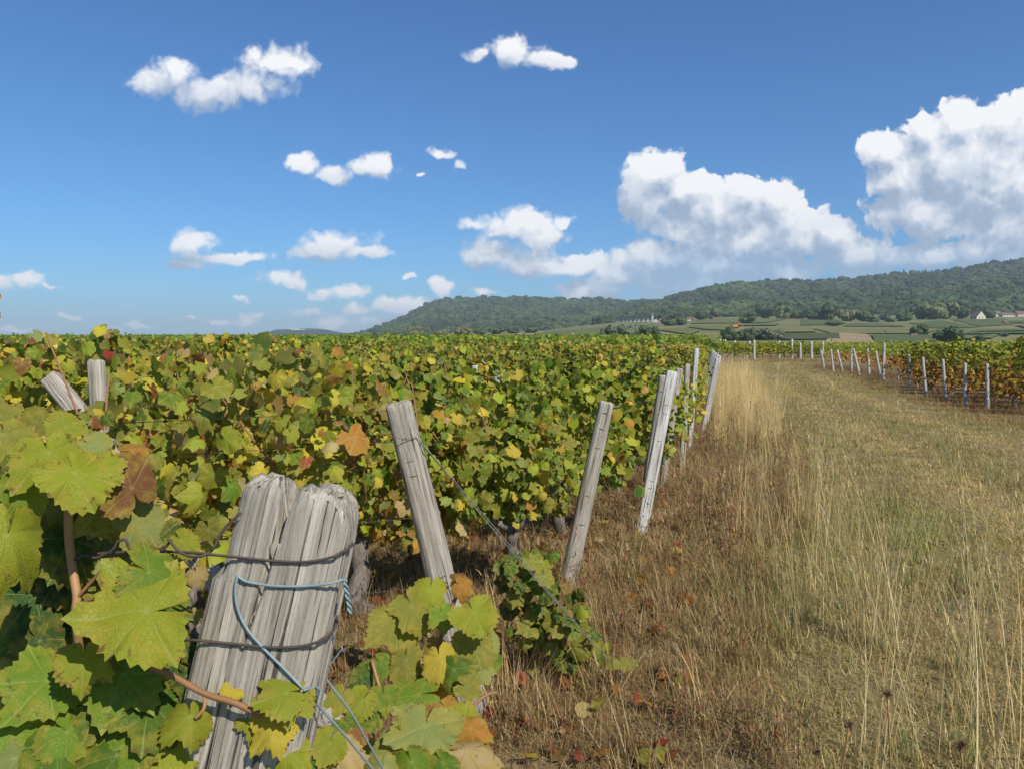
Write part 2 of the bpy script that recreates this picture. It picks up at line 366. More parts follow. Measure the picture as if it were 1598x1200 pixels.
# ------------------------------------------------------------------ hills
def hill(name, ridge, d_ridge, foot, d_foot, px0, px1, col_a, col_b, relief, step=5, nv=36, seed=0, label=None, cliffs=False):
    V, F = [], []
    pxs = np.arange(px0, px1 + 1, step); vs = list(np.linspace(0, 1, nv)) + [1.04, 1.12, 1.25]
    def pt(px, v):
        ry, fy = interp(ridge, px), interp(foot, px)
        dr = interp(d_ridge, px) if isinstance(d_ridge, list) else d_ridge
        df = interp(d_foot, px) if isinstance(d_foot, list) else d_foot
        vv = min(v, 1.0); py = fy + (ry - fy) * vv
        d = df + (dr - df) * (0.75 * vv + 0.25 * vv * vv)
        d += relief * noise.fractal(Vector((px * 0.012 + seed, vv * 1.6, seed)), 0.9, 2.0, 4) * math.sin(math.pi * min(1, vv * 0.9 + 0.05))
        p = at(px, py, d)
        if v > 1: p = Vector((p.x * (1 + (v - 1) * 1.2), d * (1 + (v - 1) * 1.2), p.z * (1 - (v - 1) * 2.2)))
        return p
    for v in vs:
        for px in pxs: V.append(pt(px, v))
    n_ = len(pxs)
    for j in range(len(vs) - 1):
        for i in range(n_ - 1):
            q = j * n_ + i; F.append((q, q + 1, q + n_ + 1, q + n_))
    m, n, out = material(name + ' ground'); g = n.n('ShaderNodeNewGeometry')
    c = n.mix(n.noise(g.outputs['Position'], 0.03, 4, 0.7), col_a, col_b)
    if cliffs:
        cl = n.rng(n.noise(n.mapping(g.outputs['Position'], (0.0050, 0.0050, 0.018)), 1.0, 4, 0.7), 0.60, 0.63)
        c = n.mix(cl, c, (0.55, 0.53, 0.48))
    principled(n, out, c, 0.95, 0.1)
    tag(link(name, mesh_from(name, V, F, m, True)), label, kind='structure')
    return pt
RIDGE_R = [(900, 520), (960, 492), (1000, 478), (1040, 469), (1070, 461), (1100, 453), (1140, 445), (1200, 442), (1280, 440), (1330, 436), (1400, 428), (1470, 425), (1500, 421), (1540, 414), (1598, 406), (1700, 392), (1900, 380)]
FOOT_R = [(900, 523), (960, 506), (1000, 504), (1100, 499), (1300, 497), (1598, 493), (1900, 490)]
RIDGE_M = [(500, 540), (545, 530), (600, 511), (640, 492), (660, 481), (690, 469), (720, 467.5), (760, 467), (850, 468), (920, 470), (1000, 473), (1060, 474), (1150, 480), (1300, 490)]
FOOT_M = [(500, 541), (545, 534), (650, 527), (760, 525), (850, 522), (950, 512), (1060, 506), (1300, 500)]
RIDGE_S = [(1080, 500), (1130, 488), (1200, 476), (1260, 469), (1330, 468), (1400, 460), (1470, 452), (1530, 444), (1598, 437), (1750, 420), (1900, 415)]
FOOT_S = [(1080, 501), (1300, 498), (1598, 494), (1900, 490)]
RIDGE_B = [(300, 540), (380, 535), (405, 524), (430, 515), (460, 513.5), (485, 513), (510, 515), (535, 520), (560, 520), (600, 521), (640, 530), (700, 540)]
FOOT_B = [(300, 541), (700, 541)]
hill_r = hill('hill', RIDGE_R, 2300, FOOT_R, 1180, 900, 1880, (0.03, 0.05, 0.02), (0.06, 0.08, 0.03), 170, seed=1, label='long wooded hill rising to the right edge behind the fields')
hill_s = hill('hill', RIDGE_S, 1600, FOOT_S, 1120, 1080, 1880, (0.03, 0.05, 0.02), (0.06, 0.08, 0.03), 110, seed=5, label='lower wooded spur in front of the right hill')
hill_m = hill('hill', RIDGE_M, 2900, FOOT_M, 1500, 500, 1300, (0.03, 0.05, 0.02), (0.06, 0.08, 0.03), 170, seed=3, label='flat-topped wooded hill in the middle distance')
hill('hill', RIDGE_B, 3800, FOOT_B, 3300, 300, 700, (0.02, 0.04, 0.03), (0.035, 0.055, 0.035), 200, seed=9, label='small far blue mountain with pale cliffs', cliffs=True)

# ------------------------------------------------------------------ prototypes library (never linked: only used as geometry-node instances)
def proto_collection(name, meshes):
    c = bpy.data.collections.new(name)
    for i, me in enumerate(meshes): c.objects.link(bpy.data.objects.new('%s %02d' % (name, i), me))
    return c
def scatter(name, coll, pts, rots, scales, idx, tint):
    me = bpy.data.meshes.new(name); P_ = np.asarray(pts, dtype=np.float32)
    me.vertices.add(len(P_)); me.vertices.foreach_set('co', P_.ravel())
    for k, typ, arr in (('rot', 'FLOAT_VECTOR', rots), ('scl', 'FLOAT_VECTOR', scales), ('tint', 'FLOAT_VECTOR', tint)):
        a = me.attributes.new(k, typ, 'POINT'); a.data.foreach_set('vector', np.asarray(arr, dtype=np.float32).ravel())
    a = me.attributes.new('idx', 'INT', 'POINT'); a.data.foreach_set('value', np.asarray(idx, dtype=np.int32))
    o = link(name, me)
    g = bpy.data.node_groups.new(name, 'GeometryNodeTree')
    g.interface.new_socket('Geometry', in_out='INPUT', socket_type='NodeSocketGeometry'); g.interface.new_socket('Geometry', in_out='OUTPUT', socket_type='NodeSocketGeometry')
    N = g.nodes; L = g.links
    gi = N.new('NodeGroupInput'); go = N.new('NodeGroupOutput'); iop = N.new('GeometryNodeInstanceOnPoints')
    ci = N.new('GeometryNodeCollectionInfo'); ci.inputs['Collection'].default_value = coll; ci.inputs['Separate Children'].default_value = True; ci.inputs['Reset Children'].default_value = True
    def attr(nm, dt):
        a = N.new('GeometryNodeInputNamedAttribute'); a.data_type = dt; a.inputs['Name'].default_value = nm; return a.outputs['Attribute']
    L.new(gi.outputs[0], iop.inputs['Points']); L.new(ci.outputs[0], iop.inputs['Instance'])
    iop.inputs['Pick Instance'].default_value = True
    L.new(attr('idx', 'INT'), iop.inputs['Instance Index']); L.new(attr('rot', 'FLOAT_VECTOR'), iop.inputs['Rotation']); L.new(attr('scl', 'FLOAT_VECTOR'), iop.inputs['Scale'])
    L.new(iop.outputs[0], go.inputs[0])
    md = o.modifiers.new('scatter', 'NODES'); md.node_group = g
    return o

# ------------------------------------------------------------------ far forest
def crown_mat(name, a, b):
    m, n, out = material(name); oi = n.n('ShaderNodeObjectInfo'); t = n.n('ShaderNodeTexCoord')
    f = n.noise(t.outputs['Object'], 3.5, 4, 0.7)
    c = n.mix(oi.outputs['Random'], a, b)
    c = n.mix(n.rng(f, 0.3, 0.75), n.mix(1.0, c, (0.6, 0.65, 0.6), 'MULTIPLY'), c)
    tint = n.n('ShaderNodeAttribute', attribute_name='tint', attribute_type='INSTANCER')
    c = n.mix(1.0, c, tint.outputs['Color'], 'MULTIPLY')
    principled(n, out, c, 0.8, 0.15, f, 1.0, 0.3); return m
WOODS = crown_mat('woodland crown', (0.035, 0.062, 0.020), (0.085, 0.115, 0.035))
import bmesh
def blob(seed, sub=3, amp=0.35, conifer=False, mat=WOODS):
    bm = bmesh.new(); bmesh.ops.create_icosphere(bm, subdivisions=sub, radius=1.0)
    for v in bm.verts:
        d = v.co.normalized(); k = 1 + amp * noise.fractal(d * 1.7 + Vector((seed, 0, 0)), 0.8, 2.1, 4) + 0.10 * noise.cell(d * 6 + Vector((seed, 0, 0)))
        v.co = d * k
        if conifer:
            z = (v.co.z + 1) / 2; f = max(0.04, 1 - z) * 0.95 + 0.05; v.co = Vector((d.x * f * k * 0.9, d.y * f * k * 0.9, v.co.z))
        v.co.z = v.co.z * 0.62 + 0.5
    me = bpy.data.meshes.new('crown'); bm.to_mesh(me); bm.free(); me.materials.append(mat); return me
FOREST = proto_collection('forest crown', [blob(3.1 * i) for i in range(5)] + [blob(40 + i, conifer=True, amp=0.2) for i in range(2)])
def forest(name, pt, px0, px1, count, size, label, seed, conif):
    r = random.Random(seed); pts, rots, scl, idx, tint = [], [], [], [], []
    while len(pts) < count:
        px = r.uniform(px0, px1); v = r.random() ** 0.85
        if v > 0.99: continue
        p = pt(px, v)
        con = conif(px, v) and r.random() < 0.45
        big = noise.noise(Vector((px * 0.02, v * 3, seed)))
        s = size * r.choice((0.55, 0.75, 0.9, 1.0, 1.2, 1.5)) * r.uniform(0.85, 1.15)
        h = s * r.uniform(0.9, 1.3)
        if con: s *= 0.6; h *= 1.2
        pts.append((p.x, p.y, p.z - 1.0)); rots.append((0, 0, r.uniform(0, 6.28))); scl.append((s, s, h)); idx.append(r.choice((5, 6)) if con else r.randrange(5))
        b = (0.55 if con else 0.95) * (1 + 0.75 * big) * r.uniform(0.8, 1.2)
        tint.append((b * r.uniform(0.85, 1.2), b, b * r.uniform(0.8, 1.1)))
    o = scatter(name, FOREST, pts, rots, scl, idx, tint); tag(o, label, 'forest', kind='stuff')
forest('forest', hill_m, 520, 1180, 7500, 8.5, 'dense green woodland covering the flat-topped middle hill', 21, lambda px, v: False)
forest('forest', hill_r, 930, 1800, 9500, 7.5, 'dark woodland covering the long right-hand hill up to its ridge', 22, lambda px, v: (v > 0.72 and px > 1250) or (0.5 < v < 0.75 and 1330 < px < 1500))
forest('forest', hill_s, 1090, 1800, 5500, 7.0, 'leafy woodland on the lower spur above the fields', 23, lambda px, v: v > 0.7 and px > 1500)

# ------------------------------------------------------------------ fields across the valley
def field_mat(name, a, b, rows=0.0, ang=0.0):
    m, n, out = material(name); g = n.n('ShaderNodeNewGeometry'); p = g.outputs['Position']
    f = n.noise(n.mapping(p, (0.05, 0.012, 0)), 1.0, 4, 0.65)
    c = n.mix(n.rng(f, 0.3, 0.7), a, b); bump = f
    if rows:
        mp = n.n('ShaderNodeMapping'); n.put(mp.inputs[0], p); mp.inputs['Rotation'].default_value = (0, 0, ang)
        wv = n.n('ShaderNodeTexWave', wave_type='BANDS', bands_direction='X'); n.put(wv.inputs['Vector'], mp.outputs[0]); wv.inputs['Scale'].default_value = rows; wv.inputs['Distortion'].default_value = 0.6
        c = n.mix(n.math('MULTIPLY', wv.outputs['Fac'], 0.5), c, (0.16, 0.14, 0.07)); bump = wv.outputs['Fac']
    principled(n, out, c, 0.9, 0.1, bump, 0.6, 0.5); return m
FM = {'dark': field_mat('far vineyard green', (0.052, 0.088, 0.028), (0.09, 0.128, 0.042), 0.10, 0.3),
      'green': field_mat('far meadow green', (0.085, 0.12, 0.034), (0.14, 0.165, 0.05), 0.08, -0.4),
      'olive': field_mat('far olive meadow', (0.13, 0.135, 0.05), (0.19, 0.18, 0.07)),
      'tan': field_mat('far stubble', (0.24, 0.18, 0.10), (0.34, 0.26, 0.155)),
      'rows': field_mat('far vine rows', (0.04, 0.058, 0.02), (0.08, 0.09, 0.036), 0.16, 0.05)}
FIELDS = [('vineyard_field', 'dark', [(1418,505),(1470,501),(1529,512),(1457,513.5)]), ('vineyard_field', 'dark', [(1485,500),(1568,498),(1583,507),(1531,511)]),
 ('vineyard_field', 'dark', [(1250,500),(1302,499),(1322,506),(1250,509)]), ('vineyard_field', 'dark', [(1326,506),(1372,505),(1415,511),(1316,510.5)]),
 ('meadow', 'olive', [(1262,513),(1378,513),(1380,522),(1300,521.5)]), ('meadow', 'olive', [(1383,514),(1468,514.5),(1446,522),(1381,522)]),
 ('stubble_field', 'tan', [(1300,521),(1352,523),(1367,538),(1287,536)]), ('vineyard_field', 'rows', [(1215,522),(1309,521),(1311,530.5),(1215,532)]),
 ('vineyard_field', 'dark', [(1360,523.5),(1459,524.5),(1461,541),(1368,541)]), ('meadow', 'green', [(1559,534),(1620,523),(1640,541),(1530,541)]),
 ('vineyard_field', 'green', [(1097,498.5),(1230,498.5),(1195,505),(1077,506)]), ('meadow', 'green', [(1069,511),(1141,510),(1133,517),(1099,515.5)]),
 ('meadow', 'green', [(1028,516.5),(1056,513),(1094,517.5),(1077,524)]), ('meadow', 'olive', [(1067,525),(1131,524),(1133,539),(1067,539)]),
 ('stubble_field', 'tan', [(1030,526),(1064,525.5),(1067,538),(1030,538)]), ('meadow', 'olive', [(1175,511),(1260,511),(1276,519.5),(1180,521)]),
 ('vineyard_field', 'green', [(850,519),(956,511),(952,526),(830,527)]), ('stubble_field', 'tan', [(690,526),(838,522),(834,525),(690,528)]),
 ('vineyard_field', 'dark', [(1529,517),(1700,515),(1700,517.5),(1510,518.5)]), ('vineyard_field', 'dark', [(1505,520.5),(1640,520),(1640,522.5),(1512,523)]),
 ('vineyard_field', 'green', [(1468,527),(1560,524),(1548,530),(1470,533)]), ('vineyard_field', 'dark', [(1575,502),(1700,501),(1700,505),(1580,505.5)]),
 ('meadow', 'green', [(1143,507),(1218,506.5),(1210,509.5),(1140,510)]), ('vineyard_field', 'dark', [(1582,509),(1700,508),(1700,513),(1598,513)]),
 ('vineyard_field', 'green', [(960,512),(1020,508),(1024,524),(960,526)])]
for i, (nm, mk, q) in enumerate(FIELDS):
    NU, NV = 12, 6; V, F = [], []
    for j in range(NV + 1):
        for k in range(NU + 1):
            u, v = k / NU, j / NV
            px = (q[0][0] * (1 - u) + q[1][0] * u) * (1 - v) + (q[3][0] * (1 - u) + q[2][0] * u) * v
            py = (q[0][1] * (1 - u) + q[1][1] * u) * (1 - v) + (q[3][1] * (1 - u) + q[2][1] * u) * v
            p = on_slope(px, py); V.append((p.x, p.y, H(p.x, p.y) + 0.45 + 0.02 * i))
    for j in range(NV):
        for k in range(NU):
            a = j * (NU + 1) + k; F.append((a, a + NU + 1, a + NU + 2, a + 1))
    tag(link(nm, mesh_from(nm, V, F, FM[mk], True)), kind='structure')

# ------------------------------------------------------------------ trees in the valley (each one a thing)
def clump_crown(seed, n_=520, squash=0.75, mat=None):
    r = random.Random(seed); V, T, C = [], [], []
    lobes = [(Vector((r.uniform(-.55, .55), r.uniform(-.55, .55), r.uniform(0.35, 1.25) * squash)), r.uniform(0.35, 0.62)) for _ in range(9)]
    for _ in range(n_):
        c, rad = r.choice(lobes); d = Vector((r.gauss(0, 1), r.gauss(0, 1), r.gauss(0, 1))).normalized()
        p = c + d * rad * (0.75 + 0.3 * r.random()); nn = (d + Vector((r.gauss(0, .5), r.gauss(0, .5), r.gauss(0, .5)))).normalized()
        a = nn.orthogonal().normalized(); b = nn.cross(a); s = r.uniform(0.07, 0.15); k = len(V); th = r.uniform(0, 6.28)
        for t in range(5):
            an = th + t * 1.2566; rr = s * r.uniform(0.6, 1.2); V.append(p + (a * math.cos(an) + b * math.sin(an)) * rr + nn * r.uniform(-.03, .03))
        col = r.uniform(0.7, 1.25); T += [(k, k + 1, k + 2), (k, k + 2, k + 3), (k, k + 3, k + 4)]
        C += [(col, col * r.uniform(.95, 1.05), col, 1)] * 5
    for c, rad in lobes:      # inner twig mass so that the crown is not hollow
        k = len(V); bm = bmesh.new(); bmesh.ops.create_icosphere(bm, subdivisions=2, radius=rad * 0.86)
        for v in bm.verts: V.append(c + v.co * (1 + 0.3 * noise.noise(v.co * 5 + Vector((seed, 0, 0)))))
        for f in bm.faces: T.append(tuple(k + v.index for v in f.verts))
        C += [(0.85, 0.85, 0.85, 1)] * len(bm.verts); bm.free()
    return mesh_from('crown', V, T, mat, False, {'col': ('FLOAT_COLOR', C)})
def tree_mat():
    m, n, out = material('tree leaves'); oi = n.n('ShaderNodeObjectInfo'); a = n.n('ShaderNodeAttribute', attribute_name='col')
    c = n.mix(1.0, a.outputs['Color'], oi.outputs['Color'], 'MULTIPLY'); principled(n, out, c, 0.7, 0.2); return m
TREEM = tree_mat()
CROWNS = [clump_crown(s, mat=TREEM) for s in range(60, 66)]
def trunk_mesh(seed):
    mb = MB(); r = random.Random(seed); mb.tube([(0, 0, -0.1), (0.02, 0, 0.3), (r.uniform(-.05, .05), 0.03, 0.8)], [0.07, 0.055, 0.03], 7)
    for k in range(4):
        t = k * 1.6 + r.random(); mb.tube([(0, 0, 0.3 + 0.08 * k), (0.35 * math.cos(t), 0.35 * math.sin(t), 0.7 + 0.1 * k)], [0.03, 0.012], 5)
    return mb.mesh('trunk', BARK)
TRUNKS = [trunk_mesh(s) for s in range(3)]
TREES = [  # px, py base, width px, height px, colour key, label
 (650,526,32,17,'o','olive bushy tree at the foot of the flat-topped hill'),(692,525,24,11,'o',None),(722,524,26,12,'y',None),(748,523,22,12,'g',None),(778,522,24,11,'g',None),(562,532,18,7,'g',None),(606,528,26,9,'g',None),(830,520,22,9,'g',None),(800,521,20,9,'d',None),
 (950,528,30,17,'p',None),(978,529,34,21,'p','grey-green bush, widest of the clump below the viaduct'),(1004,528,30,19,'d',None),(1020,527,24,15,'d',None),
 (1042,509,26,12,'g',None),(1062,508,24,11,'g',None),(1058,497,14,11,'d',None),(1094,500,24,14,'g','rounded green tree just right of the white cottage'),(1112,499,26,17,'o',None),
 (1140,532,34,18,'d','dark bush left in the clump behind the crossing vine row'),(1168,532,32,20,'d',None),(1192,531,34,17,'p',None),(1214,531,24,14,'p',None),(1168,506,26,12,'g','lone bush standing in the green field on the slope'),
 (1196,497,36,24,'d','dark tall tree at the edge of the wood above the green field'),(1222,498,28,19,'o',None),(1246,498,24,14,'g',None),(1268,499,28,16,'d',None),(1292,500,34,22,'d',None),(1318,502,28,18,'o',None),(1346,502,30,16,'g',None),(1364,503,22,11,'p',None),(1386,503,26,12,'p',None),(1410,502,28,14,'g',None),
 (1448,499,40,22,'o',None),(1476,498,40,26,'o','broad light green tree left of the pale gabled house'),(1502,498,26,18,'g',None),(1542,497,26,14,'d','dark tree between the gabled house and the red-roofed barn'),(1562,486,24,12,'p',None),(1590,489,24,12,'p',None),
 (1436,524,24,15,'d','small round dark tree between the two vine fields'),(1486,542,48,26,'d','largest round dark bush behind the right-hand vines'),(1301,509,26,6,'d',None),(1525,533,24,8,'d',None),
 (430,537,20,7,'d','dark distant tree on the horizon left of the far mountain'),(1512,526,14,5,'d',None),(1534,526,16,5,'d',None),(1564,526,14,5,'d',None)]
TC = {'o': (0.15, 0.16, 0.06), 'y': (0.20, 0.18, 0.065), 'g': (0.085, 0.125, 0.04), 'd': (0.068, 0.10, 0.04), 'p': (0.13, 0.15, 0.085)}
TN = {'o': 'olive green', 'y': 'yellowish', 'g': 'mid green', 'd': 'dark green', 'p': 'pale grey-green'}
for i, (px, py, wd, hg, ck, lab) in enumerate(TREES):
    p = on_slope(px, py)
    if px == 430: p = at(430, 537, 300); p.z = H(p.x, p.y)
    d = p.y; wm = wd * d / FPX; hm = hg * d / FPX
    if px == 430: hm, wm = 4.5, 9
    bush = hg < 13
    root = link('bush' if bush else 'tree', None, loc=p); root.rotation_euler = (0, 0, i * 1.7)
    kindw = 'bush' if bush else 'tree'
    tag(root, lab or 'leafy %s %s among the far fields and wood edge' % (TN[ck], kindw), kindw, 'far %s %ses' % (TN[ck], kindw) if bush else 'far %s trees' % TN[ck])
    c = link('crown', CROWNS[i % 6], root); c.scale = (wm / 1.9, wm / 1.9, hm / 1.25); c.color = (*TC[ck], 1)
    t = link('trunk', TRUNKS[i % 3], root); t.scale = (wm / 2.2, wm / 2.2, hm / 1.3)

# ------------------------------------------------------------------ far buildings
WALLM = flat_mat('cream render', (0.58, 0.51, 0.40), 0.9, 1.0, 0.08); WHITEM = flat_mat('white render', (0.60, 0.57, 0.52), 0.9, 1.0, 0.06)
ROOFM = flat_mat('red tile roof', (0.20, 0.11, 0.085), 0.85, 2.0, 0.3); ROOFB = flat_mat('brown tile roof', (0.20, 0.13, 0.10), 0.85, 2.0, 0.3)
DARKM = flat_mat('dark window', (0.03, 0.035, 0.04), 0.3, 2.0, 0.1); STONEM = flat_mat('pale stone', (0.34, 0.335, 0.32), 0.9, 0.6, 0.15)
def house(px, py, wpx, hpx, rot, label, wall=WHITEM, roof=ROOFM, deep=0.7, roofr=0.5, tower=False):
    p = on_slope(px, py); s = p.y / FPX; W, Ht, Dp = wpx * s, hpx * s, wpx * s * deep
    wh = Ht * (1 - roofr); root = link('house', None, loc=p); root.rotation_euler = (0, 0, rot); tag(root, label, 'house')
    V = [(-W/2,-Dp/2,-2),(W/2,-Dp/2,-2),(W/2,Dp/2,-2),(-W/2,Dp/2,-2),(-W/2,-Dp/2,wh),(W/2,-Dp/2,wh),(W/2,Dp/2,wh),(-W/2,Dp/2,wh),(-W/2,0,Ht*0.985),(W/2,0,Ht*0.985)]
    F = [(0,1,5,4),(2,3,7,6),(1,2,6,9,5),(3,0,4,8,7)]
    link('wall', mesh_from('wall', V, F, wall), root)
    e = 0.35; t = 0.25; x0, x1 = -W/2 - e, W/2 + e; k = (Ht - wh) / (Dp / 2); ze = wh - e * k
    RV = [(x0,-Dp/2-e,ze),(x1,-Dp/2-e,ze),(x1,0,Ht),(x0,0,Ht),(x0,Dp/2+e,ze),(x1,Dp/2+e,ze)]
    RV += [(x, y, z + t) for x, y, z in RV]
    RF = [(6,7,8,9),(9,8,11,10),(1,0,3,2),(2,3,4,5),(0,1,7,6),(5,4,10,11),(1,2,8,7),(2,5,11,8),(0,6,9,3),(3,9,10,4)]
    link('roof', mesh_from('roof', RV, RF, roof), root)
    mb = MB(); mb.box((W*0.2, -0.6, Ht - 0.8), (W*0.2 + 0.7, 0.2, Ht + 1.0)); link('chimney', mb.mesh('chimney', ROOFB, False), root)
    nw = max(2, int(W / 3.2))
    for i in range(nw):
        mb = MB(); x = -W/2 + (i + 0.5) * W / nw; mb.box((x - .5, -Dp/2 - 0.03, wh*0.42), (x + .5, -Dp/2 + 0.1, wh*0.42 + min(1.5, wh*0.4)))
        link('window', mb.mesh('window', DARKM, False), root)
    for yy_ in (-Dp*0.18, Dp*0.18):
        mb = MB(); mb.box((W/2 - 0.1, yy_ - .4, wh*0.45), (W/2 + 0.03, yy_ + .4, wh*0.45 + 1.3)); link('window', mb.mesh('window', DARKM, False), root)
    return root
house(1024, 503.5, 8, 5.5, R(75), 'white gable-fronted house beside the viaduct end', WHITEM, ROOFM, 1.0)
house(1033, 503.5, 8, 5.5, R(10), 'red-roofed white house right of the gable-fronted one', WHITEM, ROOFM, 0.7)
house(1076, 501, 9, 5, R(5), 'small low white cottage with reddish roof above the green field', WHITEM, ROOFM)
house(1116, 499.5, 8, 3, R(5), 'tiny pale shed at the top edge of the green slope', WALLM, ROOFB)
house(1526, 499, 13, 13, R(-78), 'pale gabled house with steep roof, tallest at the village', WALLM, ROOFB, 1.3, 0.7)
house(1556, 494.5, 10, 8, R(10), 'small white house at the left of the red-roofed village', WHITEM, ROOFM)
house(1571, 495, 20, 6, R(4), 'long low white barn with red roof in the village', WHITEM, ROOFM, 0.5)
house(1598, 494.5, 26, 8, R(-4), 'broad red-roofed farm building cut by the right frame edge', WALLM, ROOFM, 0.5)
house(1568, 505, 5, 4.5, R(20), 'tiny stone hut standing in the dark vine field', STONEM, ROOFB)
house(1454, 497, 12, 4.5, R(8), 'low grey-roofed cottage at the wood edge', WALLM, ROOFB)
house(1426, 525, 9, 3, R(4), 'small white field shelter between the vine plots', WHITEM, ROOFB)
# viaduct
pv0, pv1 = on_slope(961, 504), on_slope(1018, 503); ax = (pv1 - pv0); Lv = ax.length; sv = pv0.y / FPX
root = link('viaduct', None, loc=pv0); root.rotation_euler = (0, 0, math.atan2(ax.y, ax.x)); tag(root, 'pale stone railway viaduct with a row of arches before the hill', 'viaduct')
hv = 7.6 * sv; NA = 9
mb = MB(); mb.box((-2, -1.8, hv * 0.90), (Lv + 2, 1.8, hv)); link('deck', mb.mesh('deck', STONEM, False), root)
mb = MB(); mb.box((-2, -2.0, hv + .003), (Lv + 2, -1.7, hv + 0.5)); link('parapet', mb.mesh('parapet', STONEM, False), root)
for k in range(NA + 1):
    x = Lv * k / NA; mb = MB(); mb.box((x - .75, -1.5, -3), (x + .75, 1.5, hv * 0.90 - .003)); link('pier', mb.mesh('pier', STONEM, False), root)
for k in range(NA):
    x0 = Lv * k / NA + .753; x1 = Lv * (k + 1) / NA - .753; mb = MB(); c = (x0 + x1) / 2; rr = (x1 - x0) / 2; prev = None
    for s_ in range(9):
        a = math.pi * s_ / 8; x = c - rr * math.cos(a); z = hv * 0.90 - .004 - rr * 0.75 + rr * 0.72 * math.sin(a)
        if prev: 
            b = len(mb.v); (xa, za) = prev; zt = hv * 0.90 - .004
            mb.v += [Vector(q) for q in ((xa,-1.4,za),(x,-1.4,z),(x,-1.4,zt),(xa,-1.4,zt),(xa,1.4,za),(x,1.4,z),(x,1.4,zt),(xa,1.4,zt))]
            mb.f += [tuple(b + i for i in q) for q in ((0,1,2,3),(7,6,5,4),(0,4,5,1))]
        prev = (x, z)
    link('arch', mb.mesh('arch', STONEM, False), root)
# orange digger on the slope
ORNG = flat_mat('orange paint', (0.60, 0.22, 0.05), 0.5, 1.0, 0.1)
p = on_slope(1147, 513); s = p.y / FPX
root = link('excavator', None, loc=p); tag(root, 'orange digger working on the pale strip of the far slope', 'excavator')
mb = MB(); mb.box((-2.2, -1.3, 0), (2.2, 1.3, 0.9)); link('track', mb.mesh('track', DARKM, False), root)
mb = MB(); mb.box((-2.2, -1.2, 0.91), (1.2, 1.2, 2.2)); mb.box((-0.2, -1.0, 2.201), (1.1, 0.2, 3.2)); link('body', mb.mesh('body', ORNG, False), root)
mb = MB(); mb.tube([(1.2, 0, 1.6), (3.2, 0, 3.8), (5.0, 0, 3.0), (5.6, 0, 1.2)], [.35, .32, .28, .25], 6); link('arm', mb.mesh('arm', ORNG, False), root)

# ------------------------------------------------------------------ vineyard layout
ROW_A = R(21); U = Vector((-math.cos(ROW_A), -math.sin(ROW_A), 0)); NRM = Vector((math.sin(ROW_A), -math.cos(ROW_A), 0))
XE = [(0, -0.55), (2.9, -0.2), (4.83, 0.34), (6.2, 1.03), (7.8, 1.8), (9.4, 2.3), (11, 2.75), (14, 3.65), (20, 5.1), (30, 7.6), (40, 10.2), (56, 14.3)]
XR = [(0, 8), (15, 10), (17, 10.6), (24, 12.2), (32, 15.2), (41, 16.7), (50, 20), (58, 26)]
def x_end(y): return interp(XE, y)
def x_right(y): return interp(XR, y)
PAL = {  # reflectance of the leaves
 'g': (0.085, 0.150, 0.014), 'yg': (0.24, 0.265, 0.020), 'ol': (0.195, 0.192, 0.028), 'y': (0.44, 0.34, 0.035), 'or': (0.38, 0.17, 0.030), 'br': (0.20, 0.085, 0.03),
 'tan': (0.40, 0.28, 0.13), 'dg': (0.040, 0.085, 0.014), 'pg': (0.22, 0.25, 0.07), 'rd': (0.25, 0.045, 0.025), 'lg': (0.135, 0.21, 0.018)}
MIXES = {'yellow': [('yg', 34), ('ol', 24), ('g', 12), ('y', 17), ('or', 10), ('br', 6), ('rd', 2), ('tan', 5), ('pg', 4), ('lg', 8), ('dg', 4)],
         'mid': [('yg', 34), ('g', 24), ('lg', 24), ('ol', 14), ('y', 8), ('or', 3), ('dg', 7), ('br', 2)],
         'green': [('g', 40), ('lg', 22), ('dg', 22), ('yg', 10), ('ol', 6), ('y', 2)],
         'autumn': [('br', 30), ('or', 22), ('rd', 16), ('y', 10), ('ol', 12), ('tan', 8)],
         'top': [('g', 28), ('lg', 16), ('yg', 22), ('ol', 14), ('y', 8), ('dg', 6)]}
def pick(mix, r):
    keys, wts = zip(*MIXES[mix]); k = r.choices(keys, wts)[0]; f = r.uniform(0.95, 1.5)
    return tuple(min(0.9, c * f * r.uniform(0.9, 1.1)) for c in PAL[k])

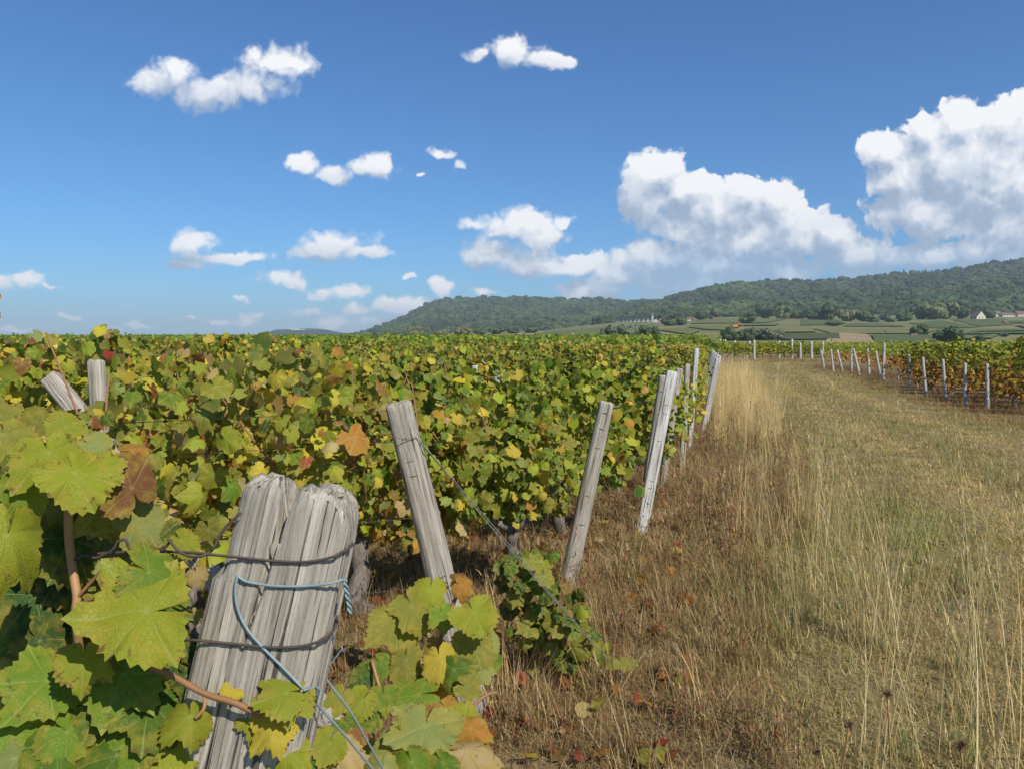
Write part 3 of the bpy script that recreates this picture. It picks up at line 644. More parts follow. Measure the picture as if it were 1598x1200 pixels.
# ------------------------------------------------------------------ leaf shapes
CTRL = [(0, 1.0), (26, 0.83), (52, 0.93), (84, 0.74), (116, 0.80), (150, 0.66), (171, 0.50), (180, 0.10)]
def leaf_mesh(N, rings, seed, mat, teeth=0.0):
    r = random.Random(seed); sl_ = [r.uniform(0.78, 1.16) for _ in range(16)]
    deep = r.uniform(0.85, 1.1); curl = r.uniform(-0.15, 0.34); fold = r.uniform(-0.05, 0.50); droop = r.uniform(0.05, 0.60); tw = r.uniform(-0.35, 0.35)
    V = [(0, 0, 0.0)]; lv = [(1, 0, 0, 1)]; F = []
    def rad(th):
        a = abs(math.degrees(th)); a = 360 - a if a > 180 else a
        for i, ((x0, y0), (x1, y1)) in enumerate(zip(CTRL, CTRL[1:])):
            if a <= x1:
                t = (a - x0) / (x1 - x0); t = t * t * (3 - 2 * t); side = 0 if th >= 0 else 8
                ya = y0 * (sl_[i + side] if i else 1) * (deep if i in (1, 3) else 1); yb = y1 * sl_[i + 1 + side] * (deep if i + 1 in (1, 3) else 1)
                return ya + (yb - ya) * t
        return 0.1
    angs = [2 * math.pi * k / N for k in range(N)]
    lob = [0, R(54), R(116), -R(54) + 2 * math.pi, -R(116) + 2 * math.pi]
    vk = {min(range(N), key=lambda k: abs(angs[k] - l)) for l in lob}
    for q in rings:
        for k, a in enumerate(angs):
            th = a if a <= math.pi else a - 2 * math.pi
            rr = rad(th)
            if teeth and q == rings[-1]: rr *= 1 + (teeth if k % 2 == 0 else -teeth) * r.uniform(0.4, 1.3)
            rr *= q; x, y = rr * math.sin(th), rr * math.cos(th)
            z = -fold * abs(x) ** 1.3 - droop * max(0, y) ** 2 * 0.6 - curl * (rr ** 3) + tw * x * y
            z += 0.17 * noise.noise(Vector((x * 2.4 + seed, y * 2.4, seed * 1.3))) * q
            if k in vk and len(rings) > 1: z -= 0.045 * q
            elif len(rings) > 2: z += 0.018 * math.sin(rr * 17 + abs(th) * 2) * q
            V.append((x, y, z)); lv.append((1.0 if k in vk else 0.0, q, 0, 1))
    for k in range(N):
        F.append((0, 1 + (k + 1) % N, 1 + k))
    for j in range(len(rings) - 1):
        b0, b1 = 1 + j * N, 1 + (j + 1) * N
        for k in range(N):
            k2 = (k + 1) % N; F.append((b0 + k, b0 + k2, b1 + k2)); F.append((b0 + k, b1 + k2, b1 + k))
    F = [tuple(reversed(f)) for f in F] if False else F
    return mesh_from('leaf', V, F, mat, True, {'lv': ('FLOAT_COLOR', lv), 'col': ('FLOAT_COLOR', [(1, 1, 1, 1)] * len(V))})
HERO = [leaf_mesh(56, (0.3, 0.62, 0.86, 1.0), 100 + i, LEAF_NEAR, 0.055) for i in range(14)]
MIDL = [leaf_mesh(20, (0.55, 1.0), 200 + i, LEAF_NEAR, 0.05) for i in range(14)]
def leaf_arrays(n_, seed):
    """low leaf for joined foliage: list of templates as arrays"""
    out = []
    for i in range(5):
        r = random.Random(seed + i); c = [(0, 0, 0)]
        for k in range(9):
            th = R((0, 28, 55, 88, 120, 180, -120, -88, -55)[k]) if False else R((0, 34, 60, 100, 150, 180, -150, -100, -60)[k])
            rr = (1.0, 0.80, 0.94, 0.74, 0.62, 0.16, 0.62, 0.74, 0.94)[k] * r.uniform(0.85, 1.12)
            x, y = rr * math.sin(th), rr * math.cos(th); c.append((x, y, -0.25 * abs(x) ** 1.3 * r.uniform(0, 1.4) - 0.3 * max(0, y) ** 2 * r.random()))
        out.append(np.array(c))
    return out
LOWL = leaf_arrays(9, 300); LOWT = np.array([(0, 1 + (k + 1) % 9, 1 + k) for k in range(9)])
def frame_of(nrm, tip, r, jit=0.35):
    Z = nrm.normalized(); Y = tip - Z * tip.dot(Z)
    Y = (Y.normalized() if Y.length > 1e-4 else Z.orthogonal().normalized())
    X = Y.cross(Z); return X, Y, Z
def canopy(r, n_, L, zlo, zhi, thick, size, mix, mix_low=None, split=0.0, shoots=4, top_extra=0.28, spread=1.0):
    """leaves of one vine in its own frame: row along X, camera side -Y"""
    out = []
    sh = [(r.uniform(-L, L) * 0.9, zhi + r.uniform(0.05, top_extra)) for _ in range(shoots)]
    hs = [r.uniform(0.82, 1.06) for _ in range(7)]
    for i in range(n_):
        if i < n_ * 0.10 and sh:
            x0, zt = r.choice(sh); z = r.uniform(zhi - 0.1, zt); x = x0 + r.gauss(0, 0.035); y = r.gauss(0, 0.05)
        else:
            x = r.uniform(-L, L); q = (x + L) / (2 * L) * 5.999; kk = int(q); zt = zhi * (hs[kk] + (hs[kk + 1] - hs[kk]) * (q - kk))
            lowv = zlo + 0.12 * noise.noise(Vector((x * 3, r.random() * 0.1, n_ * 0.37)))
            z = lowv + (zt - lowv) * (r.random() ** 0.9); y = r.gauss(0, thick) * (0.8 + 0.4 * math.sin(math.pi * min(1, max(0, (z - zlo) / (zhi - zlo)))))
        side = -1 if y < 0.25 * thick else 1
        nn = Vector((r.gauss(0, 0.62), side * (0.45 + 0.5 * r.random()), r.uniform(-0.25, 1.15)))
        tip = Vector((r.gauss(0, 0.75), side * 0.3, -1.0 + r.gauss(0, 0.35)))
        if r.random() < 0.20: nn = Vector((r.gauss(0, 1), r.gauss(0, 1), r.gauss(0, 1)))
        X, Y, Z = frame_of(nn, tip, r)
        low = mix_low and (z < split + r.gauss(0, 0.16))
        out.append((Vector((x, y, z)), X, Y, Z, size * r.choice((0.55, 0.7, 0.85, 1.0, 1.0, 1.15, 1.35)) * r.uniform(0.85, 1.15), pick(mix_low if low else mix, r)))
    return out
def foliage_mesh(name, leaves, r):
    nL = len(leaves); V = np.zeros((nL, 10, 3)); C = np.ones((nL, 10, 4)); LV = np.ones((nL, 10, 4))
    for i, (p, X, Y, Z, s, c) in enumerate(leaves):
        t = LOWL[i % 5] * s * 0.66; M = np.array([X, Y, Z]); V[i] = t @ M + np.array(p)
        C[i, :, :3] = c; LV[i, 1:, 1] = 1; LV[i, 0, 1] = 0; LV[i, :, 0] = 0
    T = (LOWT[None] + (np.arange(nL) * 10)[:, None, None]).reshape(-1, 3)
    return mesh_np(name, V.reshape(-1, 3), T, LEAF_FAR, {'col': ('FLOAT_COLOR', C), 'lv': ('FLOAT_COLOR', LV)})
def trunk_of(r, hgt=0.5, L=0.45, fat=1.0):
    mb = MB(); pts, rad = [], []
    bx, by = r.uniform(-.10, .10), r.uniform(-.05, .05)
    for i in range(9):
        t = i / 8; pts.append((bx * math.sin(t * 3.0) + 0.03 * math.sin(t * 9 + bx * 50), by * t + 0.025 * math.cos(t * 8), -0.06 + (hgt + 0.06) * t)); rad.append((0.052 - 0.016 * t) * fat * r.uniform(0.85, 1.2))
    mb.tube(pts, rad, 10, 0.35); top = Vector(pts[-1])
    for s_ in (-1, 1):
        mb.tube([top, top + Vector((s_ * L * 0.4, 0.02, 0.07)), top + Vector((s_ * L, -0.01, 0.05 + r.uniform(-.03, .05)))], [0.030 * fat, 0.022 * fat, 0.012 * fat], 7, 0.3)
    return mb.mesh('trunk', BARK)
def cane_mesh(r, x, z0, z1):
    mb = MB(); mb.tube([(x, r.uniform(-.03, .03), z0), (x + r.gauss(0, .05), r.gauss(0, .05), (z0 + z1) / 2), (x + r.gauss(0, .10), r.gauss(0, .08), z1)], [0.006, 0.005, 0.003], 5)
    return mb.mesh('cane', CANE)

# ------------------------------------------------------------------ posts
def post_mesh(Hh, a0, a1, b0, b1, nseg, nh, seed, mat, sq=3.4, groove=0.05, tops=0.012, split=None, notch=None):
    """post along +Z from z=-0.15; (a,b) half width / depth at bottom (0) and top (1)"""
    V, F = [], []; zz_ = [-0.15] + [Hh * (i / nh) ** 0.9 for i in range(nh + 1)]
    rings = [(z, 1.0) for z in zz_] + [(Hh + tops * 0.5, 0.93), (Hh + tops * 0.85, 0.80), (Hh + tops, 0.55), (Hh + tops, 0.25)]
    for z, k in rings:
        t = max(0.0, min(1.0, z / Hh)); a, b = (a0 + (a1 - a0) * t), (b0 + (b1 - b0) * t)
        for i in range(nseg):
            th = 2 * math.pi * i / nseg; c, s_ = math.cos(th), math.sin(th)
            rr = (abs(c) ** sq + abs(s_) ** sq) ** (-1 / sq)
            g = groove * (noise.noise(Vector((c * 6 + seed, s_ * 6, z * 1.3))) + 0.7 * noise.noise(Vector((c * 15 + seed, s_ * 15, z * 2.0))) + 0.45 * noise.noise(Vector((c * 40, s_ * 40 + seed, z * 4))))
            rr *= k * (1 + g) * (1 + 0.04 * noise.noise(Vector((z * 3 + seed, th * 0.5, seed))))
            x, y = a * rr * c, b * rr * s_
            if notch and c < -0.3 and z > notch[0]: x += notch[1] * min(1, (z - notch[0]) / 0.012) * min(1, (-c - 0.3) * 3)
            zo = z
            if k < 1 or z > Hh - 0.02: zo += 0.45 * tops * (noise.noise(Vector((x * 60 + seed, y * 60, seed))) + 0.6 * noise.noise(Vector((x * 190, y * 190 + seed, 3)))) * (1.8 if split else 1.2)
            if split:
                dep = Hh - z; xc = np.interp(max(dep, 0), [p[0] for p in split], [p[1] for p in split]); wd = np.interp(max(dep, 0), [p[0] for p in split], [p[2] for p in split])
                e = math.exp(-((x - xc) / wd) ** 2) if wd > 0 else 0
                y *= 1 - 0.36 * e * (1 if dep < 0.11 else max(0, 1 - (dep - 0.11) / 0.10)) * (0.75 + 0.5 * noise.noise(Vector((z * 40, 0, seed))))
                if dep < 0.05: zo -= 0.040 * math.exp(-((x - xc) / (wd * 1.6)) ** 2)
                lc = xc - a * 0.5 if x < xc else xc + a * 0.52
                if dep < 0.055: zo -= 0.022 * min(1.5, abs((x - lc) / (a * 0.5))) ** 3 * (1 - max(dep, 0) / 0.055)
            V.append((x, y, zo))
    n_ = len(rings)
    for j in range(n_ - 1):
        for i in range(nseg):
            q = j * nseg; i2 = (i + 1) % nseg; F.append((q + i, q + i2, q + nseg + i2, q + nseg + i))
    F.append(tuple((n_ - 1) * nseg + i for i in range(nseg)))
    return mesh_from('vineyard_post', V, F, mat, True)
def lean_matrix(base, top):
    Z = (top - base).normalized(); X = Vector((1, 0, 0)); X = (X - Z * X.dot(Z)).normalized(); Y = Z.cross(X)
    M = Matrix((X, Y, Z)).transposed().to_4x4(); M.translation = base; return M
def tie(post, z, a, b, r=0.0018, mat=RUST, tilt=0.0, turns=1.0):
    mb = MB(); pts = []
    for i in range(int(22 * turns) + 1):
        th = 2 * math.pi * i / 22; pts.append((a * 1.05 * math.cos(th), b * 1.05 * math.sin(th), z + tilt * math.cos(th) + 0.008 * i / 22))
    mb.tube(pts, r, 5); o = link('wire_tie', mb.mesh('wire_tie', mat), post); return o
def post(base, top, wid, label, group=None, seed=0, mat=WOOD, nseg=40, nh=26, ties=(), flat=0.9, **kw):
    Hh = (top - base).length
    me = post_mesh(Hh, wid[0], wid[1], wid[0] * flat, wid[1] * flat, nseg, nh, seed, mat, **kw)
    o = link('vineyard_post', me); o.matrix_world = lean_matrix(base, top); tag(o, label, 'post', group)
    for k, zt in enumerate(ties):
        t = zt / Hh; a = wid[0] + (wid[1] - wid[0]) * t; tie(o, zt, a, a * flat, tilt=0.006 * (-1) ** k, turns=1.5 if k % 2 else 1.0)
    return o
def wire(pts, r, label, group=None, mat=RUST, name='trellis_wire', n=5):
    mb = MB(); base = Vector(pts[0]); mb.tube([Vector(p) - base for p in pts], r, n)
    o = link(name, mb.mesh(name, mat), loc=base); tag(o, label, 'wire', group); return o
def smooth_path(pts, sub=6):
    P_ = [Vector(p) for p in pts]; out = []
    for i in range(len(P_) - 1):
        p0, p1, p2, p3 = P_[max(i - 1, 0)], P_[i], P_[i + 1], P_[min(i + 2, len(P_) - 1)]
        for k in range(sub):
            t = k / sub; out.append(0.5 * ((2 * p1) + (p2 - p0) * t + (2 * p0 - 5 * p1 + 4 * p2 - p3) * t * t + (3 * p1 - p0 - 3 * p2 + p3) * t ** 3))
    return out + [P_[-1]]

# foreground split post
pa_hi, pa_lo = at(466, 790, 0.880), at(401, 1084, 0.850)
da = (pa_lo - pa_hi).normalized(); pa_base = pa_hi + da * (pa_hi.z / -da.z); pa_top = at(471, 768, 0.882)
HA = (pa_top - pa_base).length
pme = post_mesh(HA, 0.0715, 0.0675, 0.054, 0.047, 240, 120, 3.3, WOOD, sq=5.5, groove=0.040, tops=0.012,
                split=[(0.0, -0.004, 0.0036), (0.03, -0.004, 0.0032), (0.10, -0.008, 0.0022), (0.17, -0.015, 0.0020), (0.26, -0.02, 0.0020), (2, -0.02, 0.0020)], notch=(HA - 0.104, 0.010))
postA = link('vineyard_post', pme); postA.matrix_world = lean_matrix(pa_base, pa_top)
tag(postA, 'thick weathered post split down its top, closest to the camera with blue-grey wire', 'post')
# second, third and paired posts at the row ends
B0, B1 = gnd(742, 1122), at(622, 632, 3.02); postB = post(B0, B1, (0.060, 0.050), 'grey post leaning left with a double guy wire, behind the split post', seed=11, nseg=72, nh=70, ties=(0.30, 0.36, 0.62, 1.04, 1.10, 1.19), groove=0.07)
C0, C1 = gnd(884, 920), at(946, 630, 4.72); postC = post(C0, C1, (0.054, 0.044), 'slim grey post leaning right, between the guy-wired post and the white post', seed=17, nseg=56, nh=50, ties=(0.42, 0.60, 0.90, 1.02, 1.12), groove=0.06)
Dp0, Dp1 = gnd(1000, 832), at(1049, 582, 6.35); postD = post(Dp0, Dp1, (0.047, 0.045), 'silvery white flat post leaning right at the edge of the dry grass', seed=23, mat=WOOD_PALE, nseg=48, nh=40, ties=(0.36, 0.42, 0.75, 0.98, 1.05), flat=0.5, sq=4.0)
post(gnd(1003, 800), at(1034, 588, 6.75), (0.036, 0.032), 'grey post half hidden left behind the silvery white post', seed=29, nseg=36, ties=(0.9, 1.1))
post(gnd(1032, 765), at(1060, 577, 7.9), (0.036, 0.034), 'grey post just right behind the silvery white post', seed=31, nseg=30, ties=(1.0, 1.15))
post(gnd(1064, 728), at(1073, 570, 9.45), (0.036, 0.033), 'grey post near the bright dry grass, second behind the silvery white post', seed=37, nseg=28, ties=(1.1,))
post(gnd(1076, 700), at(1087, 545, 11.0), (0.036, 0.033), 'tall pale post sticking up highest at the left edge of the path', seed=41, nseg=28, mat=WOOD_PALE, ties=(1.2,))
# posts standing in the leafy wall at the left
p0 = at(172, 735, 3.36); p0.z = 0; post(p0, at(150, 566, 3.42), (0.036, 0.032), 'upright grey post among the leaves at the far left', seed=43, nseg=36, ties=(1.0, 1.2))
dd = at(152, 680, 3.26); d2 = at(80, 592, 3.34); dv = (dd - d2).normalized(); db = d2 + dv * (d2.z / -dv.z); post(db, d2, (0.045, 0.040), 'slanting grey brace post among the leaves at the far left', seed=47, nseg=36, ties=())
p0 = at(392, 900, 3.0); p0.z = 0; post(p0, at(397, 728, 3.0), (0.018, 0.016), 'thin pale stake just left above the split post', seed=53, nseg=20, mat=WOOD_PALE)

# wires on the split post
PM = postA.matrix_world.copy(); PMI = PM.inverted()
def on_post(px, py, Y):
    '''a wire point: lifted on to the face of the split post where the sight line meets it'''
    o = PMI @ EYE; d = PMI.to_3x3() @ ray(px, py); p = at(px, py, Y)
    t = (-0.0535 - o.y) / d.y; q = o + d * t; k = max(0.0, min(1.0, q.z / HA)); a = 0.0715 + (0.0675 - 0.0715) * k; b = 0.054 + (0.047 - 0.054) * k
    t = (-(b * 1.03 + 0.002) - o.y) / d.y; q = o + d * t
    left = -a * 1.02
    if left <= q.x <= a * 0.97: return PM @ q
    if a * 0.97 < q.x < a * 1.12: return PM @ Vector((q.x, max(q.y, (PMI @ p).y), q.z))
    return p
def W(*pp): return [on_post(*c) for c in _px_path(pp)]
def _px_path(pp):
    return [tuple(v) for v in smooth_path([Vector((p[0], p[1], p[2])) for p in pp], 8)]
wire(W((-40,866,.90),(45,869,.88),(95,872,.86),(130,866,.85),(180,862,.845),(240,860,.84),(300,862,.83),(360,868,.820),(430,875,.812),(480,876,.814),(520,868,.826),(545,853,.860),(549,843,.89)), 0.0016, 'upper rusty wire wrapped round the split post above the blue-grey wire', mat=RUST, n=7)
wire(W((262,841,.83),(270,850,.826),(282,862,.824),(300,868,.822),(318,866,.822),(332,856,.83),(343,836,.835),(356,818,.85),(376,800,.87)), 0.0016, 'curled rusty wire end twisting up left of the split post', n=7)
wire(W((60,884,.85),(78,893,.845),(98,890,.84),(112,876,.84),(130,866,.838),(150,870,.838),(175,858,.836),(183,846,.836),(196,842,.836),(206,856,.836),(250,856,.832),(268,842,.832)), 0.0016, 'rusty wire strand looped round the upper wire among big leaves', n=7)
wire(W((-40,1012,.88),(30,1003,.86),(60,1010,.855),(110,1008,.85),(200,1001,.84),(290,998,.83),(360,1004,.815),(430,1010,.806),(480,1006,.808),(510,993,.822),(524,976,.85),(526,955,.88)), 0.0016, 'lower rusty wire wrapped round the split post below the blue-grey wire', n=7)
mbw = MB(); o0 = at(371, 897, .82)
mbw.tube([p - o0 for p in W((371,897,.835),(374,901,.822),(388,908,.815),(430,914,.810),(480,914,.812),(520,909,.822),(538,905,.835))], 0.0015, 8)
for ph in (0, math.pi):
    pts = []
    for i in range(40):
        t = i / 39; c = at(538 + 9 * t, 905 + 52 * t, .835); a = ph + t * 15; pts.append(c - o0 + Vector((0.0017 * math.cos(a), 0.0017 * math.sin(a), 0)))
    mbw.tube(pts, 0.0013, 6)
mbw.tube([p - o0 for p in W((371,897,.822),(367,920,.816),(371,950,.812),(386,982,.810),(412,1012,.808),(450,1050,.812),(500,1104,.84),(545,1155,.88),(600,1222,.94),(690,1330,1.04))], 0.0015, 8)
mbw.tube([p - o0 for p in W((500,1046,.90),(520,1074,.91),(548,1112,.93),(580,1168,.97),(620,1235,1.02),(690,1330,1.06))], 0.0014, 8)
tag(link('guy_wire', mbw.mesh('guy_wire', GALV), loc=o0), 'blue-grey guy wire tied round the split post and running down right', 'wire')
# guy wire of the second post
gB = gnd(992, 1078); mbw = MB(); g0 = at(649, 682, 2.98)
for dx in (0.0, 0.016):
    pts = [g0 + Vector((dx, 0, -dx)), g0.lerp(gB, 0.33) + Vector((dx * .8, 0, -.012)), g0.lerp(gB, 0.66) + Vector((dx * .3, 0, -.012)), gB]
    mbw.tube([p - g0 for p in smooth_path(pts)], 0.0017, 5)
mbw.tube([p - g0 for p in [at(606, 681, 2.965), at(625, 683, 2.95), at(649, 682, 2.975)]], 0.0017, 5)
tag(link('guy_wire', mbw.mesh('guy_wire', GREYWIRE), loc=g0), 'thin double guy wire slanting from the second post down to the drooping vine', 'wire')
# trellis wires along the first rows
def row_wire(base, z0, length, label, group, drop=0.02, r=0.0014):
    pts = []
    for i in range(int(length / 0.6) + 1):
        t = i * 0.6; q = base + U * t; pts.append(Vector((q.x, q.y, z0 - drop * math.sin(math.pi * ((t % 4.8) / 4.8)))))
    wire(pts, r, label, group)
for z, lab in ((1.272, 'top dark wire running left from the guy-wired second post'), (1.15, 'second dark wire running left from the guy-wired second post'), (0.845, 'third dark wire from the guy-wired second post across the trunks'), (0.57, 'lowest dark wire from the guy-wired second post near the ground')):
    q = B0.lerp(B1, z / B1.z); row_wire(q, z, 5.4, lab, None)
for z, lab in ((1.10, 'upper wire running left from the slim third post through the leaves'), (0.90, 'middle wire running left from the slim third post through the leaves'), (0.58, 'low wire running left from the slim third post below the leaves')):
    q = C0.lerp(C1, z / C1.z); row_wire(q, z, 6.6, lab, None)
for z, lab in ((1.05, 'upper wire running left from the silvery white post into the vines'), (0.75, 'lower wire running left from the silvery white post into the vines')):
    q = Dp0.lerp(Dp1, z / Dp1.z); row_wire(q, z, 7.2, lab, None)

# ------------------------------------------------------------------ vines whose leaves are built one by one
NLEAF = 0
def leaf_obj(me, root, p, X, Y, Z, s, c):
    o = bpy.data.objects.new('leaf', me); COL.objects.link(o); o.parent = root
    M = Matrix((X * (s * rng.uniform(.80, 1.12)), Y * s, Z * (s * rng.uniform(.6, 1.5)))).transposed().to_4x4(); M.translation = p
    o.matrix_local = M; o.color = (*c, 1); return o
def leafy_vine(base, label, group, seed, n_, zlo, zhi, L, thick, size, mix, shoots=4, top_extra=0.28, ang=ROW_A, trunk_h=0.5, fat=1.25, extra=1.0):
    r = random.Random(seed); root = link('grapevine', None, loc=base); root.rotation_euler = (0, 0, ang); tag(root, label, 'grapevine', group)
    link('trunk', trunk_of(r, trunk_h, L * 0.8, fat), root)
    for k in range(4):
        link('cane', cane_mesh(r, r.uniform(-L, L) * 0.8, trunk_h, zhi + r.uniform(-0.1, 0.15)), root)
    lv_ = canopy(r, int(n_ * extra), L, zlo, zhi, thick, size, mix, shoots=shoots, top_extra=top_extra)
    lv_.sort(key=lambda q: q[0].y - 0.15 * q[4])          # camera side first: those leaves are parts, the hidden rest one mass
    for (p, X, Y, Z, s, c) in lv_[:n_]:
        leaf_obj(r.choice(MIDL), root, p, X, Y, Z, s * 0.66, c)
    if len(lv_) > n_: tag(link('foliage', foliage_mesh('foliage', lv_[n_:], r), root), kind='stuff')
    return root
GRPB = None
bP = Vector((B0.x, B0.y, 0)); cP = Vector((C0.x, C0.y, 0))
leafy_vine(bP + U * 1.00, 'tall yellow-green grapevine with shoots above the horizon, behind the split post', None, 501, 300, 0.80, 1.43, 0.50, 0.13, 0.072, 'yellow', 8, 0.13, extra=1.6)
leafy_vine(bP + U * 2.15, 'sparse yellowing grapevine at the lower left behind the biggest leaves', None, 502, 120, 0.70, 1.10, 0.55, 0.12, 0.10, 'yellow', 2, 0.12)
CL = ['rightmost leafy vine of the slim third post row, lush and low', 'gnarled-trunk vine with bare old wood showing left of the guy-wired post', 'bright yellow-green vine seen above the split post', 'yellowing vine left of the split post top, behind the tall one', 'yellow and brown speckled vine beside the upright post at the far left', 'yellowing vine at the extreme left edge of the leafy wall']
for k in range(6):
    t = (0.42, 1.22, 2.10, 3.0, 3.9, 4.8)[k]
    hi = (1.08, 1.20, 1.35, 1.46, 1.50, 1.52)[k]
    leafy_vine(cP + U * t, CL[k], None, 520 + k, 300, 0.42 if k else 0.48, hi, 0.55 if k else 0.40, 0.14, 0.069, ('mid', 'yellow', 'yellow', 'yellow', 'yellow', 'yellow')[k], 3 if k < 2 else 8, 0.22 if k < 3 else 0.38, trunk_h=0.42, fat=1.0, extra=2.9 if k else 2.4)

# foreground vine: big leaves round the wires
def hero(root, px, py, wpx, ang, Y, key, face=(0, 0), me=None, r=rng):
    """leaf seen wpx wide at (px,py); ang = tip direction on the picture, 0 down, 90 right; face tilts the leaf"""
    p = at(px, py, Y); v = (EYE - p).normalized(); s = wpx * Y / FPX / 1.72
    nn = (v * 0.75 + Vector((0.10, 0, 0.42)) + RGT * face[0] + UPV * face[1]).normalized()
    tip = -UPV * math.cos(R(ang)) + RGT * math.sin(R(ang)); X, Yv, Z = frame_of(nn, tip, r)
    f = r.uniform(0.95, 1.25); c = tuple(min(.9, q * f) for q in PAL[key])
    return leaf_obj(me or r.choice(HERO), root, p - Yv * (s * 0.28) - root.location, X, Yv, Z, s, c)
rootA = link('grapevine', None, loc=Vector((-0.95, 0.86, 0))); tag(rootA, 'big-leaved green and yellow grapevine filling the lower left corner', 'grapevine')
link('trunk', trunk_of(random.Random(9), 0.55, 0.3, 1.1), rootA)
HL = [(80,722,125,10,.80,'yg',(0,.1)),(125,752,125,20,.78,'yg',(.1,.2)),(45,712,80,-40,.82,'yg'),(24,758,90,-70,.79,'lg'),(150,700,66,60,.86,'pg'),(165,735,74,70,.84,'yg'),
 (8,862,180,-20,.70,'yg',(.4,0)),(195,955,195,-70,.76,'yg',(-.1,.1)),(250,900,120,80,.80,'lg',(.3,0)),(60,950,150,10,.86,'dg'),(130,1042,95,-5,.77,'yg'),(55,1080,150,-30,.78,'lg',(0,.2)),(20,1000,120,-40,.84,'g'),
 (200,745,110,200,.86,'br',(.3,-.2)),(185,790,130,10,.88,'ol',(.5,0)),(225,820,90,30,.87,'pg'),(150,830,80,-20,.90,'g'),(110,830,70,30,.9,'dg'),(205,1065,140,30,.80,'lg',(-.2,.3)),(150,1110,130,-20,.79,'g'),(250,1110,140,50,.80,'g',(.2,.2)),(215,1160,120,10,.78,'lg',(-.3,.1)),
 (297,1130,82,0,.775,'yg'),(360,1077,40,180,.80,'y'),(432,1085,100,-60,.79,'yg',(0,.2)),(465,1095,80,40,.80,'yg'),(432,1140,92,5,.785,'y'),(395,1120,70,-60,.80,'yg'),(370,1130,60,-20,.81,'g'),(400,1180,100,20,.80,'g'),(350,1165,80,-40,.82,'lg'),(460,1180,90,40,.80,'yg'),(330,1210,90,0,.80,'g'),
 (30,1160,140,30,.76,'lg'),(90,1190,150,0,.75,'g',(0,.2)),(20,1060,90,60,.8,'pg'),(120,1150,110,60,.77,'lg'),(15,1200,110,-20,.74,'pg'),(170,1195,120,-30,.76,'g'),(270,1190,110,20,.78,'yg'),
 (75,1010,110,50,.84,'dg'),(100,905,100,20,.88,'dg'),(40,905,90,-10,.9,'g'),(290,850,60,40,.92,'yg'),(240,865,70,90,.9,'pg'),(270,950,80,70,.88,'g'),(290,1020,80,60,.86,'dg'),(310,900,40,20,.93,'tan'),
 (5,690,90,0,.9,'ol'),(215,700,60,120,.95,'or'),(100,660,60,190,.92,'yg'),(60,650,60,160,.95,'ol'),(0,640,70,180,.98,'ol'),(255,1050,90,-30,.83,'dg'),(300,1060,70,50,.83,'dg'),(55,820,80,10,.93,'g'),(10,930,100,40,.88,'dg')]
for h in HL: hero(rootA, *h[:4], h[4], h[5], h[6] if len(h) > 6 else (0, 0))
rA = random.Random(77)
for _ in range(120):
    px = rA.uniform(-160, 330); lim = 720 + 0.9 * max(0, px - 120)
    py = rA.uniform(max(760, lim), 1330)
    if px > 250 and py < 1000: continue
    hero(rootA, px, py, rA.uniform(75, 135), rA.gauss(0, 45), rA.uniform(.84, 1.02), rA.choice(('g', 'g', 'lg', 'dg', 'dg', 'ol', 'yg', 'pg')), (rA.gauss(0, .3), rA.gauss(0, .2)), r=rA)
def stem(root, name, pts, r0, mat):
    mb = MB(); mb.tube([p - root.location for p in smooth_path([at(*p) for p in pts])], r0, 7); link(name, mb.mesh(name, mat), root)
stem(rootA, 'cane', [(108,770,.84),(107,830,.84),(112,880,.84),(120,930,.83),(118,965,.83),(125,1060,.86),(110,1240,.95)], 0.0048, PETIOLE)
stem(rootA, 'cane', [(235,1040,.80),(270,1055,.79),(320,1082,.785),(365,1096,.785),(408,1116,.79)], 0.0034, CANE)
stem(rootA, 'petiole', [(118,935,.83),(150,900,.82),(178,872,.80)], 0.0022, PETIOLE)
stem(rootA, 'petiole', [(120,945,.83),(160,935,.80),(205,985,.765)], 0.0022, PETIOLE)
stem(rootA, 'petiole', [(320,1082,.785),(318,1105,.78),(305,1120,.78)], 0.0020, PETIOLE)
stem(rootA, 'cane', [(255,870,.94),(290,930,.92),(300,985,.90),(330,1000,.90),(380,960,.93)], 0.0045, BARK)
